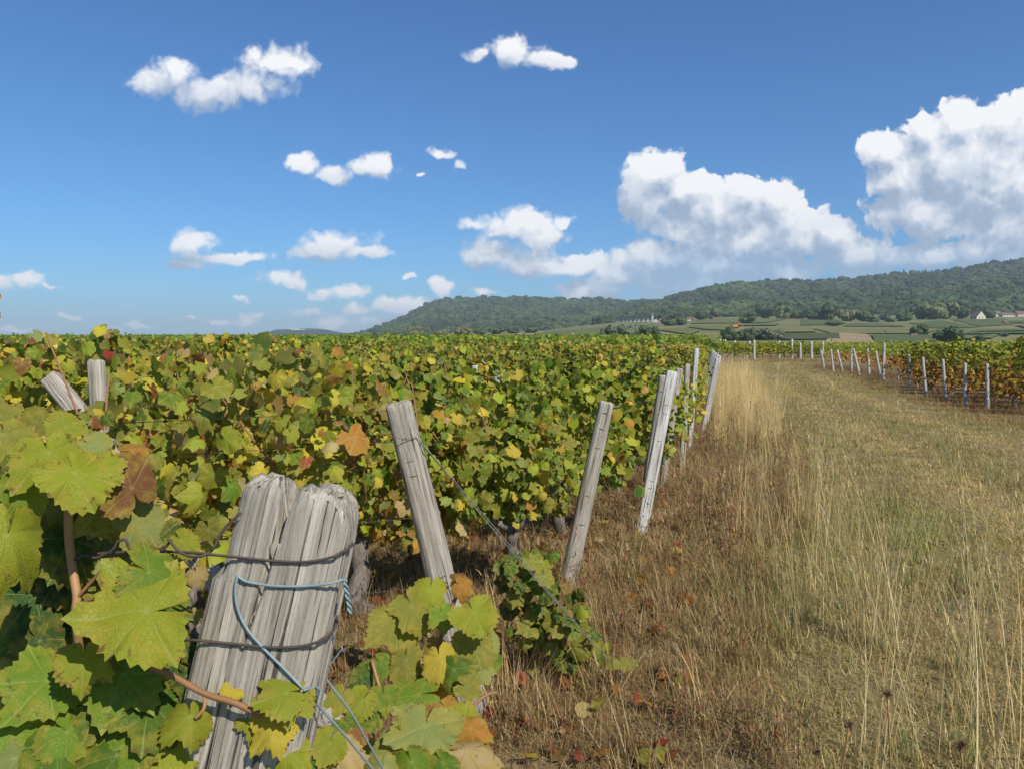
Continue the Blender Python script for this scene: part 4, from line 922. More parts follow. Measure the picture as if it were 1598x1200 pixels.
# shoots of the next vine climbing the blue-grey guy wire
rE = link('grapevine', None, loc=gnd(660, 1330)); tag(rE, 'low vine with browning leaves growing over the blue-grey guy wire', 'grapevine')
HE = [(650,955,85,20,1.42,'ol',(.2,.2)),(670,930,70,-10,1.45,'yg'),(690,965,62,0,1.40,'lg'),(745,965,78,20,1.36,'yg',(-.1,.1)),(742,1010,85,10,1.38,'ol'),(620,985,90,-10,1.40,'ol',(.3,0)),(635,1040,70,0,1.36,'ol'),(688,1035,66,5,1.34,'y'),(692,1075,44,10,1.36,'or'),(685,1005,44,90,1.42,'ol'),
 (725,915,40,60,1.45,'or'),(715,900,36,-120,1.47,'br'),(755,1050,44,20,1.45,'pg'),(640,1085,95,-70,1.30,'lg',(0,.3)),(575,1050,50,-30,1.35,'g'),(560,1100,65,-30,1.26,'yg'),(600,1095,60,0,1.28,'lg'),(580,1120,50,20,1.26,'g'),(530,1095,60,-20,1.22,'ol'),(545,1140,55,10,1.2,'g'),
 (660,1150,120,-10,1.12,'pg',(0,.3)),(610,1180,90,-30,1.10,'pg'),(630,1150,50,20,1.12,'lg'),(545,1185,85,20,1.06,'tan'),(510,1170,70,-20,1.05,'yg'),(490,1190,70,10,1.04,'g'),(700,1110,50,30,1.25,'or'),(675,1115,36,0,1.26,'br'),(715,1135,80,-60,1.18,'yg'),(745,1140,72,60,1.17,'or'),(745,1172,110,85,1.12,'tan',(0,.5)),
 (690,1165,60,0,1.14,'ol'),(650,1200,90,20,1.06,'lg'),(700,1200,80,30,1.08,'g'),(600,1210,80,0,1.04,'pg'),(560,1150,40,90,1.16,'br'),(735,1075,50,60,1.3,'ol'),(660,1060,60,-60,1.36,'dg'),(600,1040,50,40,1.36,'g'),(560,1060,44,-60,1.34,'dg'),(720,1050,50,0,1.44,'dg'),(765,1000,50,30,1.46,'pg'),(770,1035,40,10,1.48,'g')]
for h in HE: hero(rE, *h[:4], h[4], h[5], h[6] if len(h) > 6 else (0, 0))
rB_ = random.Random(78)
for _ in range(12):
    px = rB_.uniform(470, 760); py = rB_.uniform(1090 if px < 620 else 1030, 1300)
    hero(rE, px, py, rB_.uniform(40, 75), rB_.gauss(0, 50), rB_.uniform(1.2, 1.5), rB_.choice(('g', 'dg', 'lg', 'ol', 'yg', 'or')), (rB_.gauss(0, .35), rB_.gauss(0, .25)), r=rB_)
stem(rE, 'cane', [(690,1330,1.3),(672,1200,1.28),(668,1120,1.30),(672,1060,1.36),(690,990,1.43),(712,930,1.46)], 0.004, CANE)
stem(rE, 'cane', [(672,1150,1.26),(640,1100,1.30),(600,1085,1.3),(580,1030,1.36)], 0.003, PETIOLE)
stem(rE, 'cane', [(668,1120,1.30),(700,1140,1.22),(750,1090,1.26),(775,1080,1.28)], 0.003, CANE)
# drooping vine on the second guy wire
rG = link('grapevine', None, loc=gnd(905, 1085)); tag(rG, 'small dusty vine drooping over the thin double guy wire', 'grapevine')
rr_ = random.Random(79)
for i in range(125):
    t = rr_.random(); px = 800 + 120 * t + rr_.gauss(0, 20 + 10 * t); py = 872 + 150 * t + rr_.gauss(0, 26) + rr_.random() * 20
    if px < 785: continue
    hero(rG, px, py, rr_.uniform(24, 42), rr_.gauss(0, 35), 3.32 + rr_.uniform(-.12, .14), rr_.choice(('ol', 'ol', 'g', 'ol', 'dg', 'dg', 'g', 'g', 'ol', 'yg', 'dg', 'br')), (rr_.gauss(0, .4), rr_.gauss(0, .3)), me=rr_.choice(MIDL), r=rr_)
stem(rG, 'cane', [(925,1095,3.36),(895,1075,3.36),(878,1035,3.38),(885,990,3.42),(860,920,3.44),(815,870,3.40)], 0.0055, BARK)

# ------------------------------------------------------------------ the other vines: shared variants, each vine a thing
def variant(seed, mix, n_, zlo, zhi, low=None, split=0.0, L=0.60, thick=0.16, size=0.072, shoots=4, top_extra=0.25, trunk_h=0.45):
    r = random.Random(seed)
    return (foliage_mesh('foliage', canopy(r, n_, L, zlo, zhi, thick, size, mix, low, split, shoots, top_extra), r), trunk_of(r, trunk_h, 0.45, 1.1))
VAR = {'yellow': [variant(700 + i, 'yellow', 980, 0.40, 1.18) for i in range(5)], 'mid': [variant(720 + i, 'mid', 980, 0.40, 1.16) for i in range(5)],
       'right': [variant(740 + i, 'top', 900, 0.30, 1.30, 'autumn', 0.92) for i in range(6)],
       'cross': [variant(760 + i, 'mid', 300, 0.48, 1.15, size=0.12) for i in range(4)]}
left_ends = [(6.2, 1.03)] + [(7.75 + 1.5 * k, None) for k in range(25)]
cand = []   # (distance, position, angle, kind, label, group, scale)
far_segments = []
for k, (y, x) in enumerate(left_ends):
    x = x_end(y) if x is None else x
    e = Vector((x - (0.0 if k == 0 else 0.22), y, 0)); t = 0.72 if k == 0 else 0.58
    rr = random.Random(900 + k)
    while t < 90:
        p = e + U * t; px = px_of(p.x, p.y)
        if p.y < 3.0 or px < -110: break
        nearend = t < 2.2
        kind = 'mid' if (k < 4 and px > 640) or rr.random() < 0.15 else 'yellow'
        cand.append(((p - EYE).length, p, ROW_A, kind, 'left%d' % k if k < 5 else 'left', t, 1.0 + (0.10 if px < 420 else 0.0)))
        t += 1.08
RP = [(1468,545,1466,386),(1388,537,1387,383),(1318,515,1308,370),(1248,498,1236,362),(1190,478,1186,352),(1145,448,1168,348),(1085,432,1069,340),(1045,420,1039,330),(1012,432,988,330),(981,410,981,330),(950,415,930,335),(917,412,908,335),(884,402,873,338)]
RP = [(a / 2.289 + 900, b / 2.289 + 400, c / 2.289 + 900, d / 2.289 + 400) for a, b, c, d in RP]
RDIR = Vector((0.985, -0.10, 0)).normalized()
right_rows = sorted([gnd(a, b) for a, b, c, d in RP], key=lambda p: p.y)
ry = 12.6
starts = [Vector((9.9, 12.8, 0)), Vector((10.1, 14.3, 0)), Vector((10.3, 15.8, 0))]
y = 17.3
while y < 46: starts.append(Vector((x_right(y), y, 0))); y += 1.5
for k, s0 in enumerate(starts):
    t = 0.7
    while t < 60:
        p = s0 + RDIR * t; px = px_of(p.x, p.y)
        if px > 1690: break
        cand.append(((p - EYE).length + (0 if t < 3.5 else 3.0 + t), p, -R(6), 'right', 'right', t, 1.0)); t += 1.08
for j in range(2):
    for i in range(22):
        p = Vector((13.0 + i * 1.05, 57.2 + j * 1.6 + 0.04 * i, 0)); cand.append(((p - EYE).length - 34, p, 0.0, 'cross', 'cross', 1.0, 1.0))
cand.sort(key=lambda c: c[0])
INFO = {'left0': ('trellised grapevine in the row that starts at the silvery white post', 'grapevines of the silvery white post row'),
        'left1': ('trellised grapevine in the row starting at the grey post just behind the silvery white one', 'grapevines of the row behind the silvery white post'),
        'left2': ('trellised grapevine in the row ending at the grey post near the bright dry grass', 'grapevines of the row at the bright dry grass'),
        'left3': ('trellised grapevine in the row ending just before the tall pale post left of the path', 'grapevines of the row before the tall pale post'),
        'left4': ('trellised grapevine in the row ending at the tall pale post left of the path', 'grapevines of the tall pale post row'),
        'left': ('yellowing trellised grapevine in the rows beyond the tall pale post left of the path', 'yellowing grapevines left of the path'),
        'right': ('trellised grapevine with red-brown lower leaves behind the posts right of the path', 'grapevines right of the path'),
        'cross': ('grapevine with bare trunk in the row crossing the far end of the path', 'grapevines at the far end of the path')}
NIND = 275
CANES = [cane_mesh(random.Random(5900 + q), random.Random(5800 + q).uniform(-.5, .5), 0.45, 1.12 + 0.04 * (q % 6)) for q in range(10)]
for i, (d, p, ang, kind, side, t, s) in enumerate(cand[:NIND]):
    r = random.Random(5000 + i); fo, tr = r.choice(VAR[kind])
    root = link('grapevine', None, loc=p); root.rotation_euler = (0, 0, ang + (math.pi if r.random() < 0.5 else 0)); root.scale = (1.0, r.uniform(0.9, 1.1), s * r.uniform(0.93, 1.08))
    tag(root, INFO[side][0], 'grapevine', INFO[side][1])
    for q in range(2):
        link('cane', CANES[(i * 2 + q) % 10], root)
    f = link('foliage', fo, root); f.color = (r.uniform(.85, 1.12),) * 3 + (1,); link('trunk', tr, root)

def rows_stuff(name, segs, label, leaf, seed):
    """segs: (centre point, direction, length, zlo, zhi, leaves, mix, mix_low, split) -> one mass of far vines"""
    g = np.random.default_rng(seed); r = random.Random(seed); VV, CC = [], []
    for (c, d, L, zlo, zhi, n_, mix, low, split, thick) in segs:
        x = g.uniform(-L / 2, L / 2, n_); z = zlo + (zhi - zlo) * g.random(n_) ** 0.75 + (g.random(n_) < 0.06) * g.uniform(0, 0.22, n_); z += 0.10 * np.sin(x * 5.1 + c.y * 3) * (z > 0.5 * (zlo + zhi))
        yv = g.normal(0, thick, n_); nx, ny = -d.y, d.x
        P_ = np.stack([c.x + d.x * x + nx * yv, c.y + d.y * x + ny * yv, c.z + z], 1)
        nn = np.stack([g.normal(0, .6, n_), g.normal(-.6, .5, n_), g.uniform(0.0, 1.2, n_)], 1); nn /= np.linalg.norm(nn, axis=1)[:, None]
        a = np.cross(nn, g.normal(0, 1, (n_, 3))); a /= np.linalg.norm(a, axis=1)[:, None]; b = np.cross(nn, a)
        s = leaf * g.uniform(0.6, 1.25, n_)[:, None]
        q = np.stack([P_ - a * s * .5, P_ - b * s * .55 + nn * s * .12, P_ + a * s * .5, P_ + b * s * .45 - nn * s * .1], 1)
        VV.append(q.reshape(-1, 3))
        cols = np.array([pick(low if (low and zz < split) else mix, r) for zz in z]); CC.append(np.repeat(cols, 4, axis=0))
    V = np.concatenate(VV); C = np.concatenate(CC); C = np.concatenate([C, np.ones((len(C), 1))], 1)
    LV = np.zeros((len(C), 4)); LV[:, 1] = 0.5; LV[:, 3] = 1
    F = np.arange(len(V)).reshape(-1, 4)
    o = link(name, mesh_np(name, V, F, LEAF_FAR, {'col': ('FLOAT_COLOR', C), 'lv': ('FLOAT_COLOR', LV)}, n=4)); tag(o, label, 'vineyard', kind='stuff')
segs_l, segs_r = [], []
for (d, p, ang, kind, side, t, s) in cand[NIND:]:
    dv = Vector((math.cos(ang), math.sin(ang), 0)); dist = d
    if side[:4] == 'left':
        n_ = int(max(70, min(320, 5200 / p.y))); segs_l.append((p, dv, 1.15, 0.45, 1.17 * s, n_, 'yellow', None, 0, 0.16))
    elif side == 'right':
        n_ = int(max(60, min(260, 4800 / p.y))); segs_r.append((p, dv, 1.15, 0.35, 1.30, n_, 'top', 'autumn', 0.90, 0.17))
    else: segs_l.append((p, dv, 1.15, 0.5, 1.15, 60, 'mid', None, 0, .16))
rows_stuff('yellowing_vines', segs_l, 'yellowing vine rows merging into one mass in the field left of the path', 0.115, 31)
rows_stuff('right_hand_vines', segs_r, 'mass of green-topped vine rows behind the right-hand posts', 0.115, 32)
segs_g = []
y = 46.0
while y < 155:
    step = 1.6 if y < 90 else 2.4
    x0, x1 = (-0.72 * y, 0.255 * y if y > 61 else 12.5); 
    if y < 70: x1 = min(x1, 12.8)
    n_ = int((x1 - x0) * (22 if y < 90 else 14)); c = Vector(((x0 + x1) / 2, y, H((x0 + x1) / 2, y))); segs_g.append((c, Vector((1, 0.0, 0)), x1 - x0, 0.7, 1.60, n_, 'green', None, 0, .25))
    y += step
for j in range(9):
    y = 60.5 + 1.7 * j; c = Vector((34, y, 0)); segs_r2 = (c, Vector((1, 0, 0)), 44, 0.5, 1.15, 1100, 'mid', None, 0, .2); segs_g.append(segs_r2)
for j in range(4):
    y = 57.2 + 1.6 * j; segs_g.append((Vector((48, y, 0)), Vector((1, 0, 0)), 24, 0.5, 1.2, 900, 'mid', None, 0, .2))
rows_stuff('green_vines', segs_g, 'far dark green vine rows in a band along the skyline', 0.30, 33)

# ------------------------------------------------------------------ more posts: right of the path, far end, and tips showing above the leaves
PN = [post_mesh(1.2, 0.050, 0.045, 0.046, 0.042, 14, 8, 60 + i, WOOD_PALE, groove=0.06) for i in range(6)]
def light_post(base, top, label, group, i, wid=1.0):
    o = link('vineyard_post', PN[i % 6]); M = lean_matrix(base, top); o.matrix_world = M @ Matrix.Diagonal((wid, wid, (top - base).length / 1.2, 1)); tag(o, label, 'post', group); return o
ords = ['pale post nearest the right frame edge, with thin stakes at its foot', 'second pale post from the right frame edge along the path', 'third pale post from the right frame edge along the path, slightly tilted', 'fourth pale post from the right frame edge along the path', 'fifth pale post from the right, upright beside a right-leaning one', 'pale post leaning right, alone in tilting that way beside the path', 'pale post right of the gap, leaning left after the right-leaning one', 'short upright pale post between two left-leaning posts', 'long pale post leaning far to the left among the right-hand posts', 'grey post upright just behind the long left-leaning one', 'pale left-leaning post, third from the far end', 'dark slim left-leaning post, second from the far end', 'farthest left-leaning post where the right-hand vines begin']
for i, (a, b, c, d) in enumerate(RP):
    base = gnd(a, b); r_ = ray(c, d); top = EYE + r_ * (base.y / r_.y); light_post(base, top, ords[i], 'pale posts right of the path', i, 0.72 if i < 6 else 0.95)
b0 = gnd(RP[0][0], RP[0][1])
for j, dx in enumerate((0.10, 0.22)):
    q = b0 + Vector((dx + 0.12, 0.3, 0)); mb = MB(); mb.tube([Vector((0, 0, -.05)), Vector((-dx * 1.2, -0.1, 0.55))], 0.016, 6)
    o = link('stake', mb.mesh('stake', WOOD_PALE), loc=q); tag(o, ('thin left stake' if j == 0 else 'thin right stake') + ' propped at the foot of the rightmost pale post', 'stake', 'stakes at the rightmost post')
CP = [(1236,562.5,1236,530,'tall pale post, tallest in the row crossing the far path end'),(1177,563.8,1177,531.5,'pale post in front of the crossing row, left of the tallest'),(1147,561.6,1147,532,'slim pale post in the crossing row, left of the brown stake'),(1249,563,1249,535,'slim post just right of the tallest crossing row post'),(1267,563,1266,533.5,'short pale post in the crossing row near the right-hand posts'),(1284,562,1284,534,'pale post where the crossing row meets the right-hand vines'),(1165,562,1170,533,'slightly leaning stake between two pale posts of the crossing row'),(1116,556,1124,529.5,'strongly right-leaning post at the left end of the crossing row'),(1128,556,1132,530.5,'right-leaning post, second from the left end of the crossing row'),(1216,556,1216,532,'thin post showing its tip left of the tallest crossing row post')]
for i, (a, b, c, d, lab) in enumerate(CP):
    base = gnd(a, b); base.y = min(base.y, 64); base = Vector((ray(a, b).x / ray(a, b).y * base.y, base.y, 0)); top = at(c, d, base.y); light_post(base, top, lab, 'pale posts at the far end of the path', i + 2, 1.6)
TIPS = [(741, 572, 'left one of two grey post tips side by side right of the guy-wired post'), (775, 572, 'right one of two grey post tips side by side right of the guy-wired post'), (663, 542, 'grey post tip in the yellow vines just above the guy-wired post'), (809, 551, 'grey post tip in the yellow vines above and between the second and third posts'), (715, 533, 'tiny post tip on the green band below the left shoulder of the flat-topped hill'), (593, 528, 'tiny pale post tip at the left foot of the flat-topped hill'), (526, 536, 'tiny post tip just below the far blue mountain'), (764, 529, 'tiny pale post tip on the skyline below the flat hilltop'), (888, 542, 'small post tip in the yellow vines left above the slim third post'), (970, 527, 'tall thin post tip above the yellow vines below the grey-green bushes'), (984, 533, 'short post tip just right of the tall thin one below the grey-green bushes'), (992, 525, 'small post tip against the grey-green bushes below the viaduct'), (599, 561, 'grey post tip in the leaves left above the guy-wired post'), (678, 550, 'grey post tip in the yellow vines right above the guy-wired post'), (1011, 553, 'brownish post tip standing in the yellow vines above the third post'), (939, 535, 'small post tip in the yellow vines left of the tall thin tip'), (1026, 529, 'leftmost tiny white tip of a cluster near the left end of the path'), (1038, 529, 'second tiny white tip of the cluster before the brown field'), (1056, 530, 'tiny white tip in front of the tan bare field beside the path end'), (1066, 529, 'rightmost tiny white tip before the path end'), (700, 560, 'grey post tip in the leaves between the guy-wired post and the paired tips'), (850, 533, 'tiny tip in the green vine band under the middle of the flat hill'), (925, 541, 'small post tip in the yellow vines above the slim third post'), (560, 545, 'small post tip in the vines left of the guy-wired post, below the hill foot')]
for i, (px, py, lab) in enumerate(TIPS):
    Y = min(34, 0.36 * 1200 / (py - 530)) if py >= 539 else 40 + (539 - py) * 1.8
    top = at(px, py, Y); base = Vector((top.x + 0.05 * math.sin(i * 3), Y, 0)); light_post(base, top, lab, 'post tips in the left vineyard', i, 0.85 if Y < 20 else 1.2)
for i, (px, py, Y) in enumerate(((1380,536,30),(1490,544,24),(1535,540,24))):
    top = at(px, py, Y); light_post(Vector((top.x, Y, 0)), top, ['pale post tip above the vines below the bare tan field', 'pale post inside the right-hand vines behind the fifth post', 'pale post tip inside the vines above the rightmost posts', 'short post cut by the right frame edge in dry grass'][i], 'posts inside the right-hand vines', i)
for k, y in enumerate((12.4, 14.0, 15.6, 17.2, 18.8, 20.4, 22.0)):
    xe = x_end(y); light_post(Vector((xe - .1, y, 0)), Vector((xe + 0.12, y - .05, 1.24)), 'weathered row-end post in the line behind the tall pale one left of the path', 'row-end posts left of the path', k, 0.62)
for i, (a, b, c, d) in enumerate(RP[:8]):
    base = gnd(a, b); top = EYE + ray(c, d) * (base.y / ray(c, d).y)
    for z in (0.55, 0.92):
        q = base.lerp(top, z / top.z); wire([q, q + RDIR * 2 + Vector((0, 0, -.01)), q + RDIR * 4.5], 0.0022, 'thin wire running right from a pale post into the right-hand vines', 'wires of the right-hand vines', GREYWIRE, n=4)

# ------------------------------------------------------------------ grass, weeds and litter
def grass_mat(name, trans=0.25):
    m, n, out = material(name); a = n.n('ShaderNodeAttribute', attribute_name='col'); t = n.n('ShaderNodeAttribute', attribute_name='tint', attribute_type='INSTANCER')
    c = n.mix(1.0, a.outputs['Color'], t.outputs['Color'], 'MULTIPLY')
    b = n.n('ShaderNodeBsdfPrincipled'); n.put(b.inputs['Base Color'], c); b.inputs['Roughness'].default_value = 0.6; b.inputs['Specular IOR Level'].default_value = 0.2
    tr = n.n('ShaderNodeBsdfTranslucent'); n.put(tr.inputs[0], c); mx = n.n('ShaderNodeMixShader'); mx.inputs[0].default_value = trans
    n.t.links.new(b.outputs[0], mx.inputs[1]); n.t.links.new(tr.outputs[0], mx.inputs[2]); n.t.links.new(mx.outputs[0], out.inputs[0]); return m
GRASS = grass_mat('dry grass blades')
STRAW = [(0.56, 0.42, 0.185), (0.64, 0.50, 0.25), (0.47, 0.335, 0.14), (0.38, 0.25, 0.10), (0.70, 0.58, 0.33)]
BROWN = [(0.32, 0.185, 0.08), (0.42, 0.27, 0.12), (0.25, 0.145, 0.065), (0.48, 0.33, 0.15), (0.33, 0.15, 0.075)]
GREENG = [(0.24, 0.28, 0.08), (0.32, 0.33, 0.10), (0.17, 0.22, 0.065), (0.42, 0.37, 0.14)]
def blade(V, T, C, p, az, lean, h, w, col, droop, seg=3, flat=False):
    d = Vector((math.cos(az), math.sin(az), 0)); wd = Vector((-d.y, d.x, 0)); k = len(V); q = Vector(p); a = lean
    for i in range(seg + 1):
        t = i / seg; ww = w * (1 - t * 0.85)
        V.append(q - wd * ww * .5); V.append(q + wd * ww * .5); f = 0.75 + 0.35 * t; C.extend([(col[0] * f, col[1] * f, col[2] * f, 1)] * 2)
        a2 = min(1.75, a + droop * t); q = q + (d * math.sin(a2) + Vector((0, 0, 1)) * math.cos(a2)) * (h / seg)
        if q.z < 0.004: q.z = 0.004
    for i in range(seg): T.append((k + 2 * i, k + 2 * i + 1, k + 2 * i + 3)); T.append((k + 2 * i, k + 2 * i + 3, k + 2 * i + 2))
def tuft(seed, nb, spread, h0, h1, lean, w, cols, droop, heads=0.0):
    r = random.Random(seed); V, T, C = [], [], []
    for _ in range(nb):
        rad = spread * math.sqrt(r.random()); th = r.uniform(0, 6.28); p = (rad * math.cos(th), rad * math.sin(th), 0); c = r.choice(cols); f = r.uniform(.8, 1.2); c = tuple(x * f for x in c)
        h = r.uniform(h0, h1); az = r.uniform(0, 6.28); ln = abs(r.gauss(lean, lean * .6)); dr = r.uniform(0, droop)
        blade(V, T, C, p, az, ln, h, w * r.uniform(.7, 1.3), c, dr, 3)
        if r.random() < heads:   # seed head: short spikelets along the last fifth
            tipv = (Vector(V[-1]) + Vector(V[-2])) / 2; prev = (Vector(V[-3]) + Vector(V[-4])) / 2; d = (tipv - prev).normalized()
            for s_ in range(9):
                q = tipv - d * (s_ * 0.011); blade(V, T, C, q, r.uniform(0, 6.28), 0.5, 0.022, 0.0045, tuple(x * 1.05 for x in c), 0.3, 1)
    return mesh_from('tuft', V, T, GRASS, False, {'col': ('FLOAT_COLOR', C)})
def weed(seed, nst, h0, h1, cols):
    r = random.Random(seed); V, T, C = [], [], []
    for _ in range(nst):
        az = r.uniform(0, 6.28); ln = abs(r.gauss(.25, .25)); h = r.uniform(h0, h1); p = Vector((r.gauss(0, .05), r.gauss(0, .05), 0)); c = r.choice(cols)
        blade(V, T, C, p, az, ln, h, 0.006, c, .4, 3)
        d = Vector((math.cos(az) * math.sin(ln), math.sin(az) * math.sin(ln), math.cos(ln)))
        for s_ in range(9):
            q = p + d * h * r.uniform(.25, .95); blade(V, T, C, q, r.uniform(0, 6.28), r.uniform(.4, 1.4), r.uniform(.025, .06), r.uniform(.006, .014), tuple(x * r.uniform(.7, 1.3) for x in r.choice(cols)), 1.0, 2)
    return mesh_from('weed', V, T, GRASS, False, {'col': ('FLOAT_COLOR', C)})
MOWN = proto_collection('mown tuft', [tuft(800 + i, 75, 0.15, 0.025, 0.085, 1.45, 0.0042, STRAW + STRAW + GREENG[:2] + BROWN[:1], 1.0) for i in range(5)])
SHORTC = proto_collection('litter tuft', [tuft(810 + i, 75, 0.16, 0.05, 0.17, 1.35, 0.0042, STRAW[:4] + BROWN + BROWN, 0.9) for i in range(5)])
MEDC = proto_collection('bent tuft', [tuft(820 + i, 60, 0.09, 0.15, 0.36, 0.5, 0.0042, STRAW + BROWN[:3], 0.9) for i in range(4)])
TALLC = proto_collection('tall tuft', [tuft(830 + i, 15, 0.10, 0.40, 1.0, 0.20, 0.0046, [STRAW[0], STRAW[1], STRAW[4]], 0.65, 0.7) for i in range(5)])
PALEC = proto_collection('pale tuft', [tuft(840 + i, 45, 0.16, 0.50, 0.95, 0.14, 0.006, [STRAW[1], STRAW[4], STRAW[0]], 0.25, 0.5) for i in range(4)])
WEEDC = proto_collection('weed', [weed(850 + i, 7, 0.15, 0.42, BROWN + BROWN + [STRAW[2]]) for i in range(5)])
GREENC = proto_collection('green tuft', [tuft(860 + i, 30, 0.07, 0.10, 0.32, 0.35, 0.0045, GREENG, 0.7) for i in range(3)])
def region(name, coll, nproto, label, bands, xr, scale, tint, seed, dens_fn=None, cat='grass'):
    """bands: (y0, y1, per m2, size); xr(y) -> x range"""
    r = random.Random(seed); P_, RO, SC, ID, TI = [], [], [], [], []
    for (y0, y1, dens, size) in bands:
        a, b = xr((y0 + y1) / 2); xs = [xr(y0), xr(y1), xr((y0 + y1) / 2)]; xa, xb = min(q[0] for q in xs), max(q[1] for q in xs)
        for _ in range(int(dens * (y1 - y0) * max(0.0, xb - xa))):
            y = r.uniform(y0, y1); x = r.uniform(xa, xb); l, h = xr(y); px = px_of(x, y)
            if not (l <= x <= h) or px > 1700 or px < -120: continue
            if dens_fn and r.random() > dens_fn(x, y): continue
            P_.append((x, y, H(x, y) - 0.004)); RO.append((r.gauss(0, .06), r.gauss(0, .06), r.uniform(0, 6.28))); s = size * r.uniform(.7, 1.3); SC.append((s, s, s * scale * size ** -0.75 * r.uniform(.75, 1.25)))
            ID.append(r.randrange(nproto)); v = r.uniform(.8, 1.2); t = tint(x, y, r); TI.append(tuple(v * q for q in t))
    o = scatter(name, coll, P_, RO, SC, ID, TI); tag(o, label, cat, kind='stuff')
def nz(x, y, f, s=0): return 0.5 + 0.5 * noise.noise(Vector((x * f, y * f, s)))
def path_tint(x, y, r):
    g = nz(x, y, 0.45, 3); u = (x - x_end(y)) / max(1, x_right(y) - x_end(y)); tr = math.exp(-((u - 0.40) / 0.05) ** 2) + math.exp(-((u - 0.66) / 0.05) ** 2)
    w_ = max(0, min(1, (g - .42) * 3)) * (1 - 0.6 * tr); return (0.93 - .18 * w_ + .32 * tr, 0.92 - .03 * w_ + .28 * tr, 0.82 - .24 * w_ + .22 * tr)
region('mown_grass', MOWN, 5, 'short dry straw-coloured grass of the wide mown path', [(2.6, 5, 190, 0.9), (5, 9, 110, 1.05), (9, 16, 55, 1.3), (16, 30, 22, 1.7), (30, 64, 8, 2.4)],
       lambda y: (x_end(y) + 1.0 + 0.25 * math.sin(y), x_right(y) - 0.4), 1.0, path_tint, 41)
region('dry_litter_grass', SHORTC, 5, 'matted brown dead grass and weeds beside and under the vine rows', [(2.6, 5, 130, 0.9), (5, 9, 70, 1.1), (9, 16, 26, 1.4), (16, 40, 7, 1.9)],
       lambda y: (max(x_end(y) - (5.5 if y < 9 else 1.2), -0.8 * y), x_end(y) + 1.3), 1.0, lambda x, y, r: (.90, .93, .93), 42)
region('brown_weeds', WEEDC, 5, 'reddish brown withered weeds along the ends of the vine rows', [(2.6, 5, 16, 0.8), (5, 9, 16, 0.95), (9, 16, 9, 1.1), (16, 40, 3, 1.3)],
       lambda y: (x_end(y) - 0.5, x_end(y) + 1.25), 1.0, lambda x, y, r: (.88, .88, .86), 43, lambda x, y: 0.35 + 0.65 * (nz(x, y, 0.9, 7) > .45))
region('bent_dry_grass', MEDC, 4, 'knee-high bent dry grass between the vine row ends and the path', [(2.6, 5, 12, 0.8), (5, 9, 10, 0.85), (9, 16, 6, 0.9), (16, 50, 2.5, 1.1)],
       lambda y: (x_end(y) - 0.2, x_end(y) + 1.35), 1.0, lambda x, y, r: (1, .97, .92), 44, lambda x, y: 0.2 + 0.8 * nz(x, y, 1.1, 11))
region('tall_seed_grass', TALLC, 5, 'tall thin straw grass with seed heads standing at the lower right', [(2.3, 4, 9, 0.70), (4, 6.8, 10, 0.78)],
       lambda y: (0.72 + 0.13 * y, 1.55 + 0.17 * y), 1.0, lambda x, y, r: (1.04, .99, .88), 45, lambda x, y: 0.15 + 0.85 * (nz(x, y, 1.3, 17) > .42))
region('pale_tall_grass', PALEC, 4, 'bright pale clump of tall straw grass along the left edge of the path', [(9.5, 12, 8, 0.50), (12, 18, 9, 0.60), (18, 30, 6, 0.66)],
       lambda y: (x_end(y) + 0.15, x_end(y) + 0.85 + 0.025 * y), 1.0, lambda x, y, r: (1.32, 1.27, 1.12), 46)
region('green_grass', GREENC, 3, 'small fresh green grass tufts showing among the dry grass', [(2.6, 6, 3.0, 0.9), (6, 14, 1.4, 1.1)],
       lambda y: (x_end(y) + 0.2, x_end(y) + 3.5), 1.0, lambda x, y, r: (1, 1, 1), 47)
region('verge_grass', SHORTC, 5, 'brown dead grass strip at the foot of the right-hand posts', [(12, 20, 22, 1.1), (20, 45, 10, 1.2)],
       lambda y: (x_right(y) - 1.1, x_right(y) + 1.6), 1.0, lambda x, y, r: (.95, .85, .75), 48)
region('verge_weeds', WEEDC, 5, 'withered dark weeds along the right-hand posts', [(12, 20, 4, 0.8), (20, 45, 1.5, 0.9)],
       lambda y: (x_right(y) - 0.6, x_right(y) + 1.2), 1.0, lambda x, y, r: (.85, .8, .75), 49)
region('far_end_grass', MEDC, 4, 'dry grass fringe under the vine row crossing the far path end', [(53, 57, 5, 1.6)], lambda y: (13.5, 27), 0.8, lambda x, y, r: (.95, .9, .85), 50)
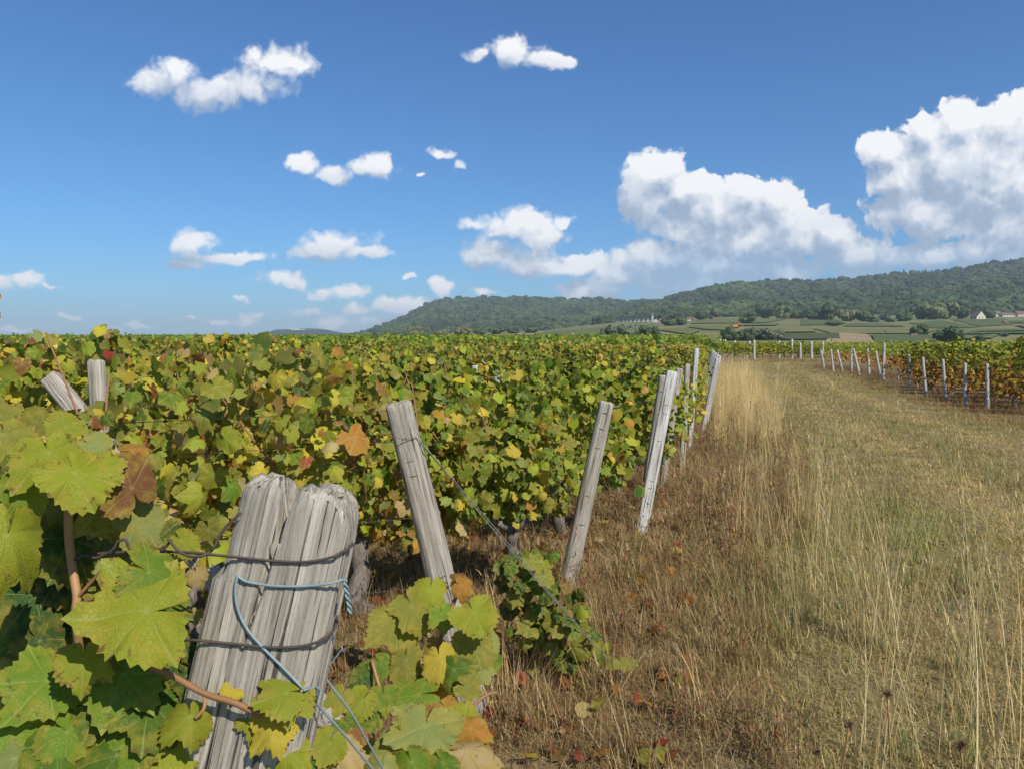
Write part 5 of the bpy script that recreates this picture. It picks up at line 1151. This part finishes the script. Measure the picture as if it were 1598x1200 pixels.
# fallen leaves
r = random.Random(61); VV, TT, CC = [], [], []
for i in range(700):
    y = 2.7 + 5.5 * r.random() ** 1.3; x = r.uniform(max(-0.7 * y, x_end(y) - 4), x_end(y) + 0.9); t = LOWL[i % 5] * r.uniform(.03, .055); a = r.uniform(0, 6.28)
    M = Matrix.Rotation(a, 3, 'Z') @ Matrix.Rotation(r.gauss(0, .5), 3, 'X') @ Matrix.Rotation(r.gauss(0, .5), 3, 'Y'); k = len(VV)
    for q in t: v = M @ Vector(q); VV.append((x + v.x, y + v.y, 0.045 + r.random() * 0.01 + max(-0.03, v.z)))
    c = pick('autumn', r); CC += [(c[0] * .8, c[1] * .8, c[2] * .8, 1)] * 10; TT += [tuple(k + j for j in f) for f in LOWT]
tag(link('fallen_leaves', mesh_from('fallen_leaves', VV, TT, LEAF_FAR, False, {'col': ('FLOAT_COLOR', CC), 'lv': ('FLOAT_COLOR', [(0, .3, 0, 1)] * len(VV))})), 'brown and red fallen vine leaves on the ground below the rows', 'leaves', kind='stuff')
# dried umbel flowers
DRY = flat_mat('dried umbel', (0.19, 0.115, 0.06), 0.85, 60, 0.35)
for i, (px, py, Y, s, lab) in enumerate(((1385,1088,1.75,1.0,'brown dried flower head on a stalk, largest at the lower right'),(1325,1135,1.7,.8,'loose brown dried flower head left of the largest one'),(1500,1168,1.6,.9,'dark dried flower head near the bottom right corner'),(1276,1176,1.9,.7,'small tan seed pod at the bottom below the dried flower heads'),(1072,1180,2.1,.9,'dried tan flower spike at the bottom edge beside the vines'))):
    top = at(px, py, Y); rr = random.Random(i); base = Vector((top.x + rr.uniform(-.1, .1), top.y + .15, 0)); root = link('dried_flower', None, loc=base); tag(root, lab, 'dried flower')
    d = top - base; mb = MB(); mb.tube(smooth_path([(0, 0, -.02), d * .5 + Vector((.02, 0, 0)), d]), 0.0022, 5); link('stem', mb.mesh('stem', PETIOLE), root)
    mb = MB()
    for k in range(60):
        e = Vector((rr.gauss(0, 1), rr.gauss(0, 1), rr.gauss(0.3, 1))).normalized() * 0.019 * s * rr.uniform(.6, 1.15); c = d + Vector((0, 0, 0.008 * s))
        mb.tube([c, c + e * .6 + Vector((0, 0, rr.uniform(-.003, .003))), c + e], [0.0005, 0.0009, 0.0005], 3)
    link('flower_head', mb.mesh('flower_head', DRY), root)

# ------------------------------------------------------------------ air
hm = bpy.data.materials.new('air'); hm.use_nodes = True; hm.node_tree.nodes.clear(); n = NT(hm.node_tree)
pv = n.n('ShaderNodeVolumePrincipled'); pv.inputs['Color'].default_value = (0.76, 0.89, 1.0, 1); pv.inputs['Density'].default_value = 1.2e-4; pv.inputs['Anisotropy'].default_value = 0.0
ho = n.n('ShaderNodeOutputMaterial'); hm.node_tree.links.new(pv.outputs[0], ho.inputs['Volume'])
mb = MB(); mb.box((-15000, -60, -34), (15000, 12200, 320)); tag(link('haze', mb.mesh('haze', hm, False)), 'thin pale summer haze over the valley', 'haze', kind='stuff')
